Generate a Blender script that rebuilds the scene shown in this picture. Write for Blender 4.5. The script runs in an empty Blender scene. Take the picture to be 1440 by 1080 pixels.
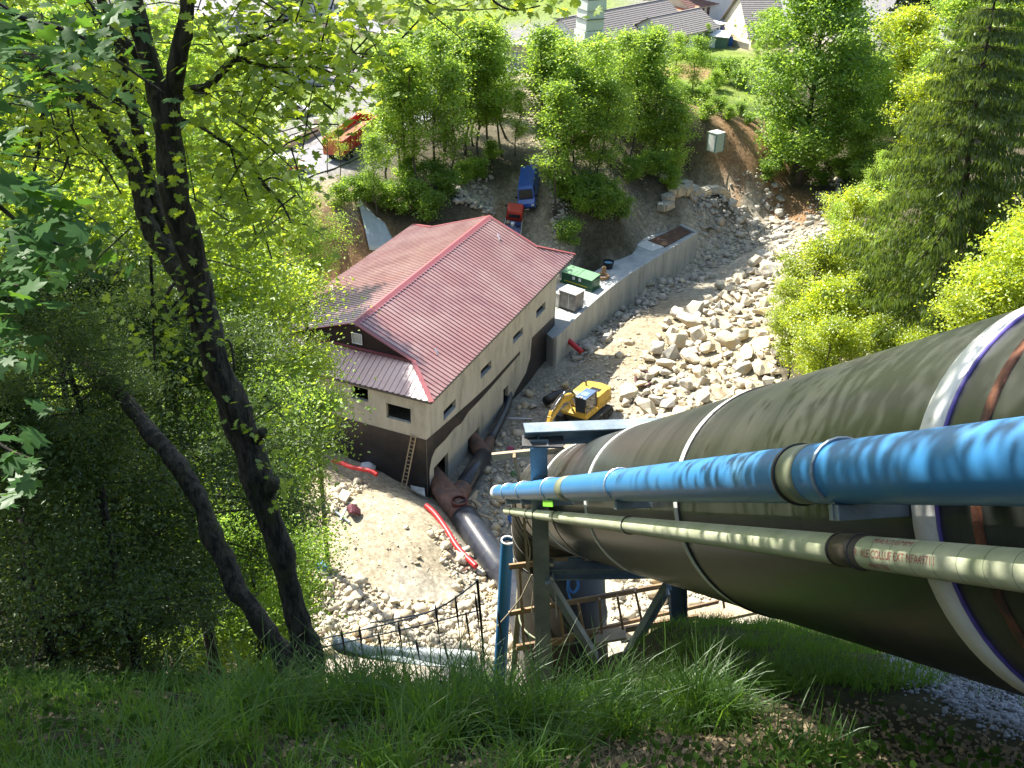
import bpy, bmesh, math, random
import numpy as np
from mathutils import Vector, Matrix, Euler, noise as mn
DBG = False
random.seed(7); rng = np.random.default_rng(7)
R = math.radians
S = bpy.context.scene
COL = S.collection
# ---------------------------------------------------------------- camera, sky, sun, exposure
CAM_Z = 47.0
PITCH, ROLL, FPX = 0.5263196, 0.0246939, 1450.0          # measured from the building's edges
F_ = np.array([0, math.cos(PITCH), -math.sin(PITCH)])
_r = np.array([1.0, 0, 0]); _u = np.cross(_r, F_)
R_ = math.cos(ROLL) * _r + math.sin(ROLL) * _u
U_ = -math.sin(ROLL) * _r + math.cos(ROLL) * _u
cam = bpy.data.cameras.new('camera'); co = bpy.data.objects.new('camera', cam); COL.objects.link(co)
cam.sensor_width = 36; cam.lens = FPX / 1440 * 36; cam.clip_start = 0.05; cam.clip_end = 6000
co.matrix_world = Matrix(((R_[0], U_[0], -F_[0], 0), (R_[1], U_[1], -F_[1], 0), (R_[2], U_[2], -F_[2], CAM_Z), (0, 0, 0, 1)))
cam.dof.use_dof = False
S.camera = co
SUN_AZ = math.atan2(-0.74, 0.67)      # measured from +Y towards +X: the sun stands ahead, to the left
SUN_EL = R(50)
w = bpy.data.worlds.new('World'); S.world = w; w.use_nodes = True
nt = w.node_tree
bg = nt.nodes['Background']
sky = nt.nodes.new('ShaderNodeTexSky'); sky.sky_type = 'NISHITA'; sky.sun_disc = False
sky.sun_elevation = SUN_EL; sky.sun_rotation = SUN_AZ; sky.air_density = 1.2; sky.dust_density = 1.5
nt.links.new(sky.outputs[0], bg.inputs[0]); bg.inputs[1].default_value = 0.10
sl = bpy.data.lights.new('sun', 'SUN'); sl.energy = 4.6; sl.angle = R(0.5); sl.color = (1.0, 0.95, 0.86)
so = bpy.data.objects.new('sun', sl); COL.objects.link(so)
sdir = Vector((math.sin(SUN_AZ) * math.cos(SUN_EL), math.cos(SUN_AZ) * math.cos(SUN_EL), math.sin(SUN_EL)))
so.rotation_euler = sdir.to_track_quat('Z', 'Y').to_euler(); so.location = (-60, 60, 120)
S.view_settings.view_transform = 'Standard'; S.view_settings.look = 'None'
S.view_settings.exposure = 1.6; S.view_settings.gamma = 1; S.view_settings.use_curve_mapping = False
S.cycles.max_bounces = 5; S.cycles.diffuse_bounces = 3; S.cycles.glossy_bounces = 2
S.cycles.transmission_bounces = 3; S.cycles.transparent_max_bounces = 6
S.cycles.use_denoising = True

# ---------------------------------------------------------------- survey helpers: a sight line of the survey -> a point of the place
def ray(px, py): return F_ + (px - 720) / FPX * R_ - (py - 540) / FPX * U_
def G(px, py, z):
    d = ray(px, py); P = d * ((z - CAM_Z) / d[2]); return Vector((P[0], P[1], z))
def AY(px, py, y):
    d = ray(px, py); P = d * (y / d[1]); return Vector((P[0], y, P[2] + CAM_Z))
def proj(P):
    q = np.array([P[0], P[1], P[2] - CAM_Z]); z = q @ F_
    return 720 + FPX * (q @ R_) / z, 540 - FPX * (q @ U_) / z, z

# ---------------------------------------------------------------- materials
MATS = {}
def mat(name, c1, c2=None, rough=0.7, scale=4.0, bump=0.0, bscale=None, metal=0.0, spec=0.5, detail=6, mix=(0.35, 0.65), stretch=None, axis=None, coat=0.0, c3=None, s3=0.6, t3=(0.6, 0.75)):
    if name in MATS: return MATS[name]
    m = bpy.data.materials.new(name); m.use_nodes = True; n = m.node_tree.nodes; l = m.node_tree.links
    b = n['Principled BSDF']; b.inputs['Roughness'].default_value = rough; b.inputs['Metallic'].default_value = metal
    b.inputs['Specular IOR Level'].default_value = spec
    if coat: b.inputs['Coat Weight'].default_value = coat; b.inputs['Coat Roughness'].default_value = 0.25
    c2 = c2 or tuple(x * 0.7 for x in c1)
    tc = n.new('ShaderNodeTexCoord'); src = tc.outputs['Object']
    if stretch:
        mp = n.new('ShaderNodeMapping'); mp.inputs['Scale'].default_value = stretch; l.new(src, mp.inputs[0]); src = mp.outputs[0]
    if axis:   # brush and dirt streaks run round the pipe, not along it
        ra = n.new('ShaderNodeMapping'); ra.inputs['Rotation'].default_value = Vector(axis).rotation_difference(Vector((1, 0, 0))).to_euler(); l.new(src, ra.inputs[0])
        rb = n.new('ShaderNodeMapping'); rb.inputs['Scale'].default_value = (5, .6, .6); l.new(ra.outputs[0], rb.inputs[0]); src = rb.outputs[0]
    nz = n.new('ShaderNodeTexNoise'); nz.inputs['Scale'].default_value = scale; nz.inputs['Detail'].default_value = detail; nz.inputs['Roughness'].default_value = 0.65
    l.new(src, nz.inputs['Vector'])
    r = n.new('ShaderNodeValToRGB'); r.color_ramp.elements[0].position = mix[0]; r.color_ramp.elements[1].position = mix[1]
    r.color_ramp.elements[0].color = (*c1, 1); r.color_ramp.elements[1].color = (*c2, 1)
    l.new(nz.outputs[0], r.inputs[0]); out = r.outputs[0]
    if c3:
        n3 = n.new('ShaderNodeTexNoise'); n3.inputs['Scale'].default_value = s3; n3.inputs['Detail'].default_value = 5; n3.inputs['Roughness'].default_value = 0.7
        l.new(src, n3.inputs['Vector'])
        r3 = n.new('ShaderNodeMapRange'); r3.inputs[1].default_value = t3[0]; r3.inputs[2].default_value = t3[1]; l.new(n3.outputs[0], r3.inputs[0])
        mx = n.new('ShaderNodeMix'); mx.data_type = 'RGBA'; l.new(r3.outputs[0], mx.inputs[0]); l.new(out, mx.inputs[6]); mx.inputs[7].default_value = (*c3, 1); out = mx.outputs[2]
    l.new(out, b.inputs['Base Color'])
    if bump:
        bn = n.new('ShaderNodeBump'); bn.inputs['Strength'].default_value = bump; bn.inputs['Distance'].default_value = 0.10 if name == 'bark' else 0.05
        nb = n.new('ShaderNodeTexNoise'); nb.inputs['Scale'].default_value = bscale or scale * 4; nb.inputs['Detail'].default_value = 8; nb.inputs['Roughness'].default_value = 0.7
        l.new(src, nb.inputs['Vector']); l.new(nb.outputs[0], bn.inputs['Height']); l.new(bn.outputs[0], b.inputs['Normal'])
    MATS[name] = m; return m

def leafmat(name, cd, ct, var=0.35, gloss=0.06):
    m = bpy.data.materials.new(name); m.use_nodes = True; n = m.node_tree.nodes; l = m.node_tree.links
    for x in list(n): n.remove(x)
    out = n.new('ShaderNodeOutputMaterial'); at = n.new('ShaderNodeAttribute'); at.attribute_name = 'tint'
    oi = n.new('ShaderNodeObjectInfo')
    add = n.new('ShaderNodeMath'); add.operation = 'MULTIPLY_ADD'; l.new(oi.outputs['Random'], add.inputs[0]); add.inputs[1].default_value = 0.4; l.new(at.outputs['Fac'], add.inputs[2])
    def col(c):
        r = n.new('ShaderNodeValToRGB'); r.color_ramp.elements[0].color = (*[x * (1 - var) for x in c], 1)
        r.color_ramp.elements[1].color = (min(1, c[0] * (1 + var) * 1.15), c[1] * (1 + var), c[2] * (1 + var * .5), 1); r.color_ramp.elements[1].position = 1.3 if False else 1.0
        sc = n.new('ShaderNodeMath'); sc.operation = 'MULTIPLY'; l.new(add.outputs[0], sc.inputs[0]); sc.inputs[1].default_value = 0.72
        l.new(sc.outputs[0], r.inputs[0]); return r.outputs[0]
    d = n.new('ShaderNodeBsdfDiffuse'); t = n.new('ShaderNodeBsdfTranslucent'); g = n.new('ShaderNodeBsdfGlossy'); g.inputs['Roughness'].default_value = 0.42
    g.inputs['Color'].default_value = (.8, .85, .8, 1)
    l.new(col(cd), d.inputs[0]); l.new(col(ct), t.inputs[0])
    a = n.new('ShaderNodeAddShader'); l.new(d.outputs[0], a.inputs[0]); l.new(t.outputs[0], a.inputs[1])
    mx = n.new('ShaderNodeMixShader'); mx.inputs[0].default_value = gloss; l.new(a.outputs[0], mx.inputs[1]); l.new(g.outputs[0], mx.inputs[2])
    l.new(mx.outputs[0], out.inputs[0]); return m

CONC = mat('concrete', (.52, .49, .41), (.41, .39, .33), .85, 1.2, .35, 14, stretch=(1, 1, .3), c3=(.26, .25, .21), s3=.9, t3=(.50, .72))
CONC2 = mat('grey_concrete', (.46, .46, .43), (.33, .34, .33), .85, .8, .3, 12, stretch=(1, 1, .25), c3=(.24, .24, .22), s3=.7, t3=(.5, .8))
BITU = mat('bitumen', (.018, .017, .02), (.035, .03, .03), .42, 1.5, .3, 10, c3=(.09, .06, .045), s3=.4, t3=(.55, .8))
ROOF = mat('roof_sheet', (.31, .145, .125), (.255, .115, .108), .38, .35, .06, 2, spec=1.0, c3=(.37, .225, .20), s3=.3, t3=(.42, .68), coat=1)
ROOFTRIM = mat('roof_trim', (.28, .09, .09), (.26, .07, .08), .4, .6)
DARKWOOD = mat('dark_boarding', (.022, .012, .010), (.035, .017, .014), .7, 3, .3)
GALV = mat('galvanised_steel', (.22, .27, .30), (.15, .19, .21), .5, 2.5, .15, 30, metal=.35, c3=(.30, .34, .36), s3=1.3, t3=(.5, .7))
DKSTEEL = mat('dark_steel', (.05, .052, .055), (.09, .085, .08), .5, 5, .2, metal=.3)
AXIS = tuple(ray(559, 701) / np.linalg.norm(ray(559, 701)))
PIPE = mat('penstock_paint', (.016, .021, .019), (.046, .046, .040), .33, .9, .03, 1.2, spec=.5, axis=AXIS, c3=(.010, .013, .012), s3=.7, t3=(.45, .7), coat=.2, mix=(.3, .8))
PIPED = mat('penstock_dark', (.018, .017, .014), (.035, .03, .024), .4, 1.4, .1)
WHITEB = mat('white_band', (.72, .72, .68), (.6, .6, .57), .5, 5, .1, c3=(.38, .36, .3), s3=5, t3=(.6, .75))
PURPLE = mat('purple_edge', (.12, .09, .36), (.08, .06, .25), .5, 9)
RUST = mat('rust', (.22, .075, .03), (.12, .045, .025), .8, 6, .4, c3=(.05, .028, .02), s3=3, t3=(.5, .65))
RUSTPIPE = mat('rusty_pipe', (.20, .10, .065), (.12, .065, .045), .7, 2, .25, c3=(.055, .045, .04), s3=.9, t3=(.5, .7))
BLUE = mat('blue_pipe', (.035, .19, .42), (.04, .175, .38), .36, 1.2, 0, 9, c3=(.10, .24, .36), s3=2, t3=(.55, .8))
YELB = mat('dull_yellow_band', (.22, .22, .12), (.14, .18, .14), .5, 5)
GREENP = mat('pale_green_pipe', (.54, .55, .39), (.36, .40, .25), .45, 4, 0, 12, c3=(.46, .47, .36), s3=3, t3=(.5, .8))
BLACKP = mat('black_pipe', (.018, .022, .032), (.035, .038, .045), .28, 2.2, .1, c3=(.10, .085, .07), s3=2.4, t3=(.58, .72))
BLKPE = mat('black_plastic', (.012, .012, .014), (.02, .02, .022), .4, 4)
RED = mat('red_plastic', (.55, .02, .02), (.42, .02, .025), .45, 5)
REDP = mat('red_paint', (.52, .045, .02), (.40, .03, .02), .42, 2, c3=(.3, .08, .04), s3=2, t3=(.6, .75))
WOOD = mat('timber', (.34, .22, .11), (.24, .15, .08), .75, 3, .3, stretch=(1, 1, 1), c3=(.14, .1, .07), s3=1.2, t3=(.5, .75))
WOODL = mat('pale_timber', (.42, .33, .20), (.32, .25, .16), .75, 3, .3, c3=(.25, .21, .16), s3=1.2, t3=(.5, .75))
YEL = mat('yellow_paint', (.58, .36, .03), (.46, .29, .04), .5, 3, c3=(.22, .17, .09), s3=2.5, t3=(.52, .68))
GLASS = mat('dark_glass', (.02, .025, .03), (.03, .035, .04), .08, 2, spec=.8)
TYRE = mat('tyre', (.02, .02, .02), (.03, .028, .025), .9, 8)
WHITE = mat('white_paint', (.78, .78, .76), (.68, .68, .66), .5, 2, c3=(.5, .49, .46), s3=1, t3=(.6, .8))
CREAM = mat('cream_render', (.62, .56, .44), (.55, .49, .38), .85, 1)
COUP = mat('worn_coupling', (.10, .075, .05), (.05, .042, .034), .6, 6)
SILV = mat('silver', (.55, .56, .57), (.42, .43, .44), .35, 4, metal=.6)
GREYMETAL = mat('grey_cabinet', (.20, .20, .20), (.15, .15, .15), .5, 2, c3=(.3, .3, .3), s3=1.5, t3=(.5, .7))
PALECAP = mat('pale_metal_top', (.55, .55, .52), (.42, .42, .40), .5, 2)
GREENG = mat('green_paint', (.02, .10, .045), (.018, .075, .04), .45, 2)
GREENL = mat('pale_green_lid', (.16, .30, .17), (.11, .24, .13), .5, 3)
TARP = mat('pale_tarp', (.42, .46, .45), (.34, .38, .37), .55, 1.5, .3)
BARK = mat('bark', (.115, .095, .074), (.026, .021, .016), .9, 22, 1.0, 20, stretch=(1, 1, .3), c3=(.085, .095, .028), s3=2.0, t3=(.54, .66), mix=(.42, .58))
BARKL = mat('thin_bark', (.10, .085, .065), (.055, .048, .038), .9, 5, .5)
TILE = mat('grey_roof', (.24, .215, .20), (.17, .155, .145), .8, 4, .2)
TILER = mat('brown_roof', (.25, .13, .10), (.17, .09, .07), .8, 4, .2)
ORANGER = mat('orange_roof', (.5, .2, .1), (.42, .17, .09), .8, 3)
STONE = mat('limestone', (.58, .51, .38), (.42, .365, .27), .9, 1.1, .7, 7, c3=(.50, .36, .18), s3=.55, t3=(.50, .68))
STONEG = mat('grey_limestone', (.45, .42, .35), (.32, .295, .25), .9, 1.5, .7, 8, c3=(.42, .33, .2), s3=.5, t3=(.55, .7))
DRY = mat('dry_grass', (.24, .18, .10), (.12, .09, .05), .8, 6)
GRAVEL = mat('white_gravel', (.50, .52, .55), (.34, .35, .38), .8, 30, .8, 60)

# ---------------------------------------------------------------- mesh helpers
class MB:
    def __init__(s): s.v = []; s.f = []; s.m = []; s.mi = 0
    def box(s, c, size, M=None, rz=0, top=(1, 1)):
        x, y, z = [q / 2 for q in size]; c = Vector(c); b = len(s.v)
        rot = M or Matrix.Rotation(rz, 3, 'Z')
        for dz in (-1, 1):
            kx, ky = (1, 1) if dz < 0 else top
            for dx, dy in ((-1, -1), (1, -1), (1, 1), (-1, 1)):
                s.v.append(c + rot @ Vector((dx * x * kx, dy * y * ky, dz * z)))
        for q in ((3, 2, 1, 0), (4, 5, 6, 7), (0, 1, 5, 4), (1, 2, 6, 5), (2, 3, 7, 6), (3, 0, 4, 7)):
            s.f.append([b + i for i in q]); s.m.append(s.mi)
        return s
    def bar(s, a, b_, wx, wy=None, up=(0, 0, 1)):
        a = Vector(a); b_ = Vector(b_); d = b_ - a; L = d.length; d.normalize(); u = Vector(up)
        if abs(d.dot(u)) > .99: u = Vector((1, 0, 0))
        x = d.cross(u).normalized(); y = x.cross(d)
        M = Matrix((x, d, y)).transposed()
        return s.box((a + b_) / 2, (wx, L, wy or wx), M)
    def poly(s, pts):
        b = len(s.v); s.v += [Vector(p) for p in pts]; s.f.append(list(range(b, b + len(pts)))); s.m.append(s.mi); return s
    def prism(s, pts, off):
        off = Vector(off); n = len(pts); b = len(s.v)
        s.v += [Vector(p) for p in pts] + [Vector(p) + off for p in pts]
        s.f.append([b + i for i in range(n)][::-1]); s.m.append(s.mi)
        s.f.append([b + n + i for i in range(n)]); s.m.append(s.mi)
        for i in range(n):
            j = (i + 1) % n; s.f.append([b + i, b + j, b + n + j, b + n + i]); s.m.append(s.mi)
        return s
    def tube(s, path, rad, seg=12, caps=True, wob=0.0):
        P = [Vector(p) for p in path]; n = len(P)
        rad = rad if hasattr(rad, '__len__') else [rad] * n
        T = [(P[min(i + 1, n - 1)] - P[max(i - 1, 0)]).normalized() for i in range(n)]
        u = T[0].orthogonal().normalized(); b = len(s.v)
        for i in range(n):
            u = (u - T[i] * u.dot(T[i])).normalized(); v = T[i].cross(u)
            for k in range(seg):
                a = 2 * math.pi * k / seg; rr = rad[i]
                if wob:
                    q = P[i] + (u * math.cos(a) + v * math.sin(a)) * rr
                    rr *= 1 + wob * mn.noise(q * (1.1 / max(rad[0], .03)) * .45) + wob * .5 * mn.noise(q * (3.1 / max(rad[0], .03)) * .45)
                s.v.append(P[i] + (u * math.cos(a) + v * math.sin(a)) * rr)
        for i in range(n - 1):
            for k in range(seg):
                k2 = (k + 1) % seg
                s.f.append([b + i * seg + k, b + i * seg + k2, b + (i + 1) * seg + k2, b + (i + 1) * seg + k]); s.m.append(s.mi)
        if caps:
            s.f.append([b + k for k in range(seg)][::-1]); s.m.append(s.mi)
            s.f.append([b + (n - 1) * seg + k for k in range(seg)]); s.m.append(s.mi)
        return s
    def ring(s, c, d, r0, r1, h, seg=48):   # hollow ring (pipe wall, band) centred at c along d
        c = Vector(c); d = Vector(d).normalized(); u = d.orthogonal().normalized(); v = d.cross(u); b = len(s.v)
        for k in range(seg):
            a = 2 * math.pi * k / seg; o = u * math.cos(a) + v * math.sin(a)
            for (r_, t) in ((r0, -h / 2), (r1, -h / 2), (r1, h / 2), (r0, h / 2)): s.v.append(c + o * r_ + d * t)
        for k in range(seg):
            k2 = (k + 1) % seg
            for j in range(4):
                j2 = (j + 1) % 4; s.f.append([b + k * 4 + j, b + k * 4 + j2, b + k2 * 4 + j2, b + k2 * 4 + j]); s.m.append(s.mi)
        return s
    def mesh(s, name, mats, smooth=False):
        me = bpy.data.meshes.new(name); me.from_pydata([tuple(v) for v in s.v], [], s.f)
        mats = mats if isinstance(mats, (list, tuple)) else [mats]
        for m in mats: me.materials.append(m)
        if len(mats) > 1: me.polygons.foreach_set('material_index', s.m)
        if smooth: me.polygons.foreach_set('use_smooth', [True] * len(s.f))
        bm = bmesh.new(); bm.from_mesh(me); bmesh.ops.recalc_face_normals(bm, faces=bm.faces); bm.to_mesh(me); bm.free()
        return me
    def build(s, name, mats, parent=None, smooth=False, bevel=0, **kw):
        me = s.mesh(name, mats, smooth)
        o = bpy.data.objects.new(name, me); COL.objects.link(o)
        if bevel:
            md = o.modifiers.new('bevel', 'BEVEL'); md.width = bevel; md.segments = 2; md.limit_method = 'ANGLE'
        if parent: put(o, parent)
        tag(o, **kw); return o

def put(o, parent):
    o.parent = parent; o.matrix_parent_inverse = world_of(parent).inverted()
def world_of(o):
    m = o.matrix_basis.copy() if o.matrix_basis else Matrix()
    if o.parent: m = world_of(o.parent) @ o.matrix_parent_inverse @ m
    return m
def tag(o, label=None, cat=None, group=None, kind=None):
    if label: o['label'] = label
    if cat: o['category'] = cat
    if group: o['group'] = group
    if kind: o['kind'] = kind
    return o
def thing(name, label, cat, loc=(0, 0, 0), rz=0, group=None):
    o = bpy.data.objects.new(name, None); COL.objects.link(o); o.location = loc; o.rotation_euler = (0, 0, rz); o.empty_display_size = .3
    return tag(o, label, cat, group)
def obj(name, me, parent=None, loc=None, rot=None, sc=None, **kw):
    o = bpy.data.objects.new(name, me); COL.objects.link(o)
    if loc is not None: o.location = loc
    if rot is not None: o.rotation_euler = rot
    if sc is not None: o.scale = sc if hasattr(sc, '__len__') else (sc, sc, sc)
    if parent: o.parent = parent
    return tag(o, **kw)
def fastmesh(name, V, Fq, m, tint=None, smooth=False):
    """V (n,3), Fq (k,c) same-size faces"""
    me = bpy.data.meshes.new(name); V = np.ascontiguousarray(V, dtype=np.float32); Fq = np.ascontiguousarray(Fq, dtype=np.int32)
    k, c = Fq.shape
    me.vertices.add(len(V)); me.vertices.foreach_set('co', V.ravel())
    me.loops.add(k * c); me.loops.foreach_set('vertex_index', Fq.ravel())
    me.polygons.add(k); me.polygons.foreach_set('loop_start', np.arange(0, k * c, c, dtype=np.int32)); me.polygons.foreach_set('loop_total', np.full(k, c, dtype=np.int32))
    me.materials.append(m)
    if smooth: me.polygons.foreach_set('use_smooth', [True] * k)
    if tint is not None:
        a = me.attributes.new('tint', 'FLOAT', 'POINT'); a.data.foreach_set('value', np.ascontiguousarray(tint, dtype=np.float32))
    me.update(calc_edges=True); me.validate(); return me
# ---------------------------------------------------------------- terrain
# valley floor: surveyed spots (px, py, height, ground colour class)
PALE, MUD, SOIL, GRASSY, WOODS, ROADC, DIRT, RUBB, LAWN = range(9)
SPOTS = [(600,693,-.3,PALE),(640,700,-.7,MUD),(700,800,-.4,RUBB),(655,860,.6,RUBB),(500,880,1.6,RUBB),(560,850,1.6,RUBB),(600,905,1.4,RUBB),(480,905,1.6,RUBB),
 (560,760,2.6,PALE),(600,770,2.3,PALE),(622,740,1.8,PALE),(590,712,1.8,PALE),(500,700,2.6,PALE),(560,700,2.2,PALE),(500,800,2.4,PALE),(450,750,2.6,PALE),(455,690,2.2,PALE),
 (662,770,-.5,MUD),(648,740,-.7,MUD),(625,705,-.7,MUD),(610,700,-.6,MUD),
 (690,640,-.5,MUD),(730,600,-.3,MUD),(700,560,-.7,MUD),(740,540,-.7,MUD),(780,500,-.7,RUBB),(820,580,.1,MUD),(900,560,.6,MUD),(880,600,.5,MUD),(740,700,-.2,RUBB),
 (820,480,-.7,RUBB),(870,420,-1.0,RUBB),(940,380,-1.0,RUBB),(1000,350,-.8,RUBB),(860,500,.2,DIRT),(900,460,.3,DIRT),(830,535,.1,MUD),(940,430,.5,DIRT),(1000,400,.5,MUD),(1050,350,.2,RUBB),
 (940,480,1.0,DIRT),(980,470,1.6,PALE),(1040,420,1.4,RUBB),(1090,370,1.8,RUBB),(1080,480,2.2,PALE),(1000,550,1.6,PALE),(940,560,1.2,RUBB),(1060,310,-.2,RUBB),(1110,300,.8,SOIL),
 (1020,310,-.6,RUBB),(1150,330,2.5,RUBB),(1185,340,4,WOODS),(1175,400,4,WOODS),(1160,450,4,WOODS),(1150,520,4,WOODS),(1190,300,4.5,WOODS),(1130,420,2.6,RUBB),(950,620,2.0,PALE),(1040,570,2.4,PALE),
 (820,360,3.2,WOODS),(880,320,3.4,MUD),(930,292,2.0,MUD),(985,292,.5,MUD),(950,308,.1,MUD),(990,304,-.1,RUBB),(972,312,-.4,RUBB),(960,292,1.2,MUD),(960,278,2.0,MUD),(1010,300,-.3,RUBB),(975,300,.4,MUD),(880,290,6.0,WOODS),(850,310,6.2,WOODS),(930,240,8.0,WOODS),(965,250,6.5,WOODS),(1000,262,5.0,WOODS),(1030,280,2.5,SOIL),
 (1050,240,5.5,SOIL),(1080,270,2.8,SOIL),(1020,205,8.0,SOIL),(1060,185,8.5,SOIL),(1000,160,9.6,SOIL),(980,190,9.0,WOODS),(1100,240,4.5,SOIL),(1040,150,9.8,GRASSY),
 (720,335,4.2,DIRT),(720,312,5.4,DIRT),(745,298,6.3,DIRT),(750,250,8.4,DIRT),(758,200,9.4,DIRT),(765,130,10.0,DIRT),(775,330,4.8,DIRT),(790,345,4.2,RUBB),(790,300,7.0,WOODS),(800,250,8.8,WOODS),(850,200,9.8,WOODS),(900,180,9.9,WOODS),
 (690,295,6.6,SOIL),(667,290,6.4,RUBB),(650,270,8.8,WOODS),(620,260,9.4,WOODS),(560,290,8.0,WOODS),(600,220,9.9,WOODS),(700,230,9.6,WOODS),(530,300,7.2,WOODS),
 (480,380,4.5,SOIL),(440,400,5.0,SOIL),(520,330,6.6,SOIL),(450,330,8.2,SOIL),(500,270,9.8,DIRT),(400,300,9.2,SOIL),(430,440,4.0,SOIL),
 (400,250,10,ROADC),(460,230,10,ROADC),(440,200,10,ROADC),(520,205,10,ROADC),(340,270,10,ROADC),(560,180,10,WOODS),(300,220,10,GRASSY),(200,250,10,WOODS),
 (480,165,10,ROADC),(420,150,10,LAWN),(520,120,10,ROADC),(600,110,10,ROADC),(690,90,10,ROADC),(330,30,10.5,ROADC),(300,20,10.5,ROADC),(450,90,10.3,ROADC),(250,100,10,GRASSY),(150,100,10,GRASSY),(60,60,10.5,GRASSY),
 (740,110,10,DIRT),(700,70,10.3,ROADC),(760,60,10.3,ROADC),(640,20,10.8,LAWN),(720,4,11,LAWN),(560,60,10.5,LAWN),(500,40,10.6,WOODS),(860,100,10.2,WOODS),
 (960,60,10.4,LAWN),(1000,80,10.3,LAWN),(1040,95,10.3,LAWN),(930,90,10.3,LAWN),(960,100,10.1,SOIL),(945,120,10,LAWN),(970,135,9.9,LAWN),(1040,140,10,LAWN),(1080,60,10.6,DIRT),(1080,110,10.2,GRASSY),
 (1050,10,10.8,ROADC),(1210,30,11,ROADC),(1350,12,11,ROADC),(1240,50,11,ROADC),(1130,130,9.5,WOODS),(1180,120,10,GRASSY),(1300,120,10.5,GRASSY),(1400,120,10.5,GRASSY),(1160,260,3.6,WOODS),(1122,255,3.2,WOODS),(1200,220,6.0,WOODS),(1260,250,7,WOODS),(1270,300,8,WOODS),(1240,330,6,WOODS),(1300,350,9,WOODS),
 (960,200,8.8,WOODS),(425,900,1.8,WOODS),(400,860,2.2,WOODS),(425,830,2.2,WOODS),(420,780,2.6,WOODS),(380,900,1.8,WOODS),(410,730,2.8,WOODS),(1000,225,7.5,GRASSY),(560,200,10,WOODS),(480,330,7.4,SOIL),
 (738,150,9.9,WOODS),(742,190,9.5,WOODS),(738,215,9.3,WOODS),(732,235,8.9,WOODS),(790,150,10,WOODS),(785,180,9.8,WOODS),(780,215,9.4,WOODS),(775,240,8.9,WOODS),(760,170,9.8,DIRT),(758,222,9.1,DIRT),(752,270,7.6,DIRT),(735,120,10,WOODS),(800,120,10,WOODS),(690,150,10,WOODS),(650,150,10,WOODS)]
SP = []
for px, py, z, c in SPOTS:
    g = G(px, py, z); SP.append((g.x, g.y, z, c))
for x, y, z, c in ((-60,70,8,WOODS),(-45,90,9,WOODS),(-30,65,3.5,WOODS),(-22,75,3.2,WOODS),(-20,60,2.5,PALE),(-24,50,2.5,WOODS),(-25,85,4.5,SOIL),(-35,100,9.5,WOODS),(-60,110,10,WOODS),(-80,40,8,WOODS),
                   (-10,75,-.5,PALE),(-12,85,.5,PALE),(0,84,-.5,MUD),(-16,70,2,PALE),(-10,70,.5,PALE),(8,60,1.0,RUBB),(14,60,2,RUBB),(2,52,.8,RUBB),(45,90,5,WOODS),(60,120,9,WOODS),(90,100,10,WOODS),(120,160,11,GRASSY),(60,60,6,WOODS),(-120,160,10,GRASSY),
                   (0,300,11,GRASSY),(150,300,12,GRASSY),(-150,300,11,GRASSY),(0,20,2,WOODS),(40,20,4,WOODS),(-50,20,4,WOODS),(18,70,1.6,PALE)):
    SP.append((x, y, z, c))
SP = np.array(SP, dtype=float)
def _phi(r2): return np.where(r2 > 1e-9, r2 * np.log(r2 + 1e-12) * .5, 0)
_X = SP[:, :2] / 50.0; _n = len(_X)
_K = _phi(((_X[:, None] - _X[None]) ** 2).sum(-1)) + np.eye(_n) * 2e-3
_P = np.hstack([np.ones((_n, 1)), _X]); _A = np.zeros((_n + 3, _n + 3)); _A[:_n, :_n] = _K; _A[:_n, _n:] = _P; _A[_n:, :_n] = _P.T
_sol = np.linalg.solve(_A, np.concatenate([SP[:, 2], np.zeros(3)]))
def smax(a, b, k=.8): return np.maximum(a, b) + k * np.exp(-np.abs(a - b) / k) * .35
def vnoise(x, y, s, seed=0):   # cheap tiling-free value noise from sines
    a = np.sin(x * s * 1.0 + seed * 1.7 + 1.3 * np.sin(y * s * .83 + seed)) * np.cos(y * s * 1.13 + seed * 2.1 + 1.1 * np.sin(x * s * .71 - seed))
    b = np.sin(x * s * 2.3 + y * s * 1.1 + seed * 3.1) * np.cos(y * s * 2.7 - x * s * .9 + seed)
    c = np.sin(x * s * 5.1 - y * s * 2.9 + seed) * np.cos(y * s * 4.7 + x * s * 3.1 + seed * .3)
    return (a + .5 * b + .25 * c) / 1.75
def toe(y): return np.interp(y, [0, 44, 60, 80, 90, 107, 125, 150, 220], [8, 11, 16, 23.5, 30, 36, 46, 75, 200])
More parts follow.
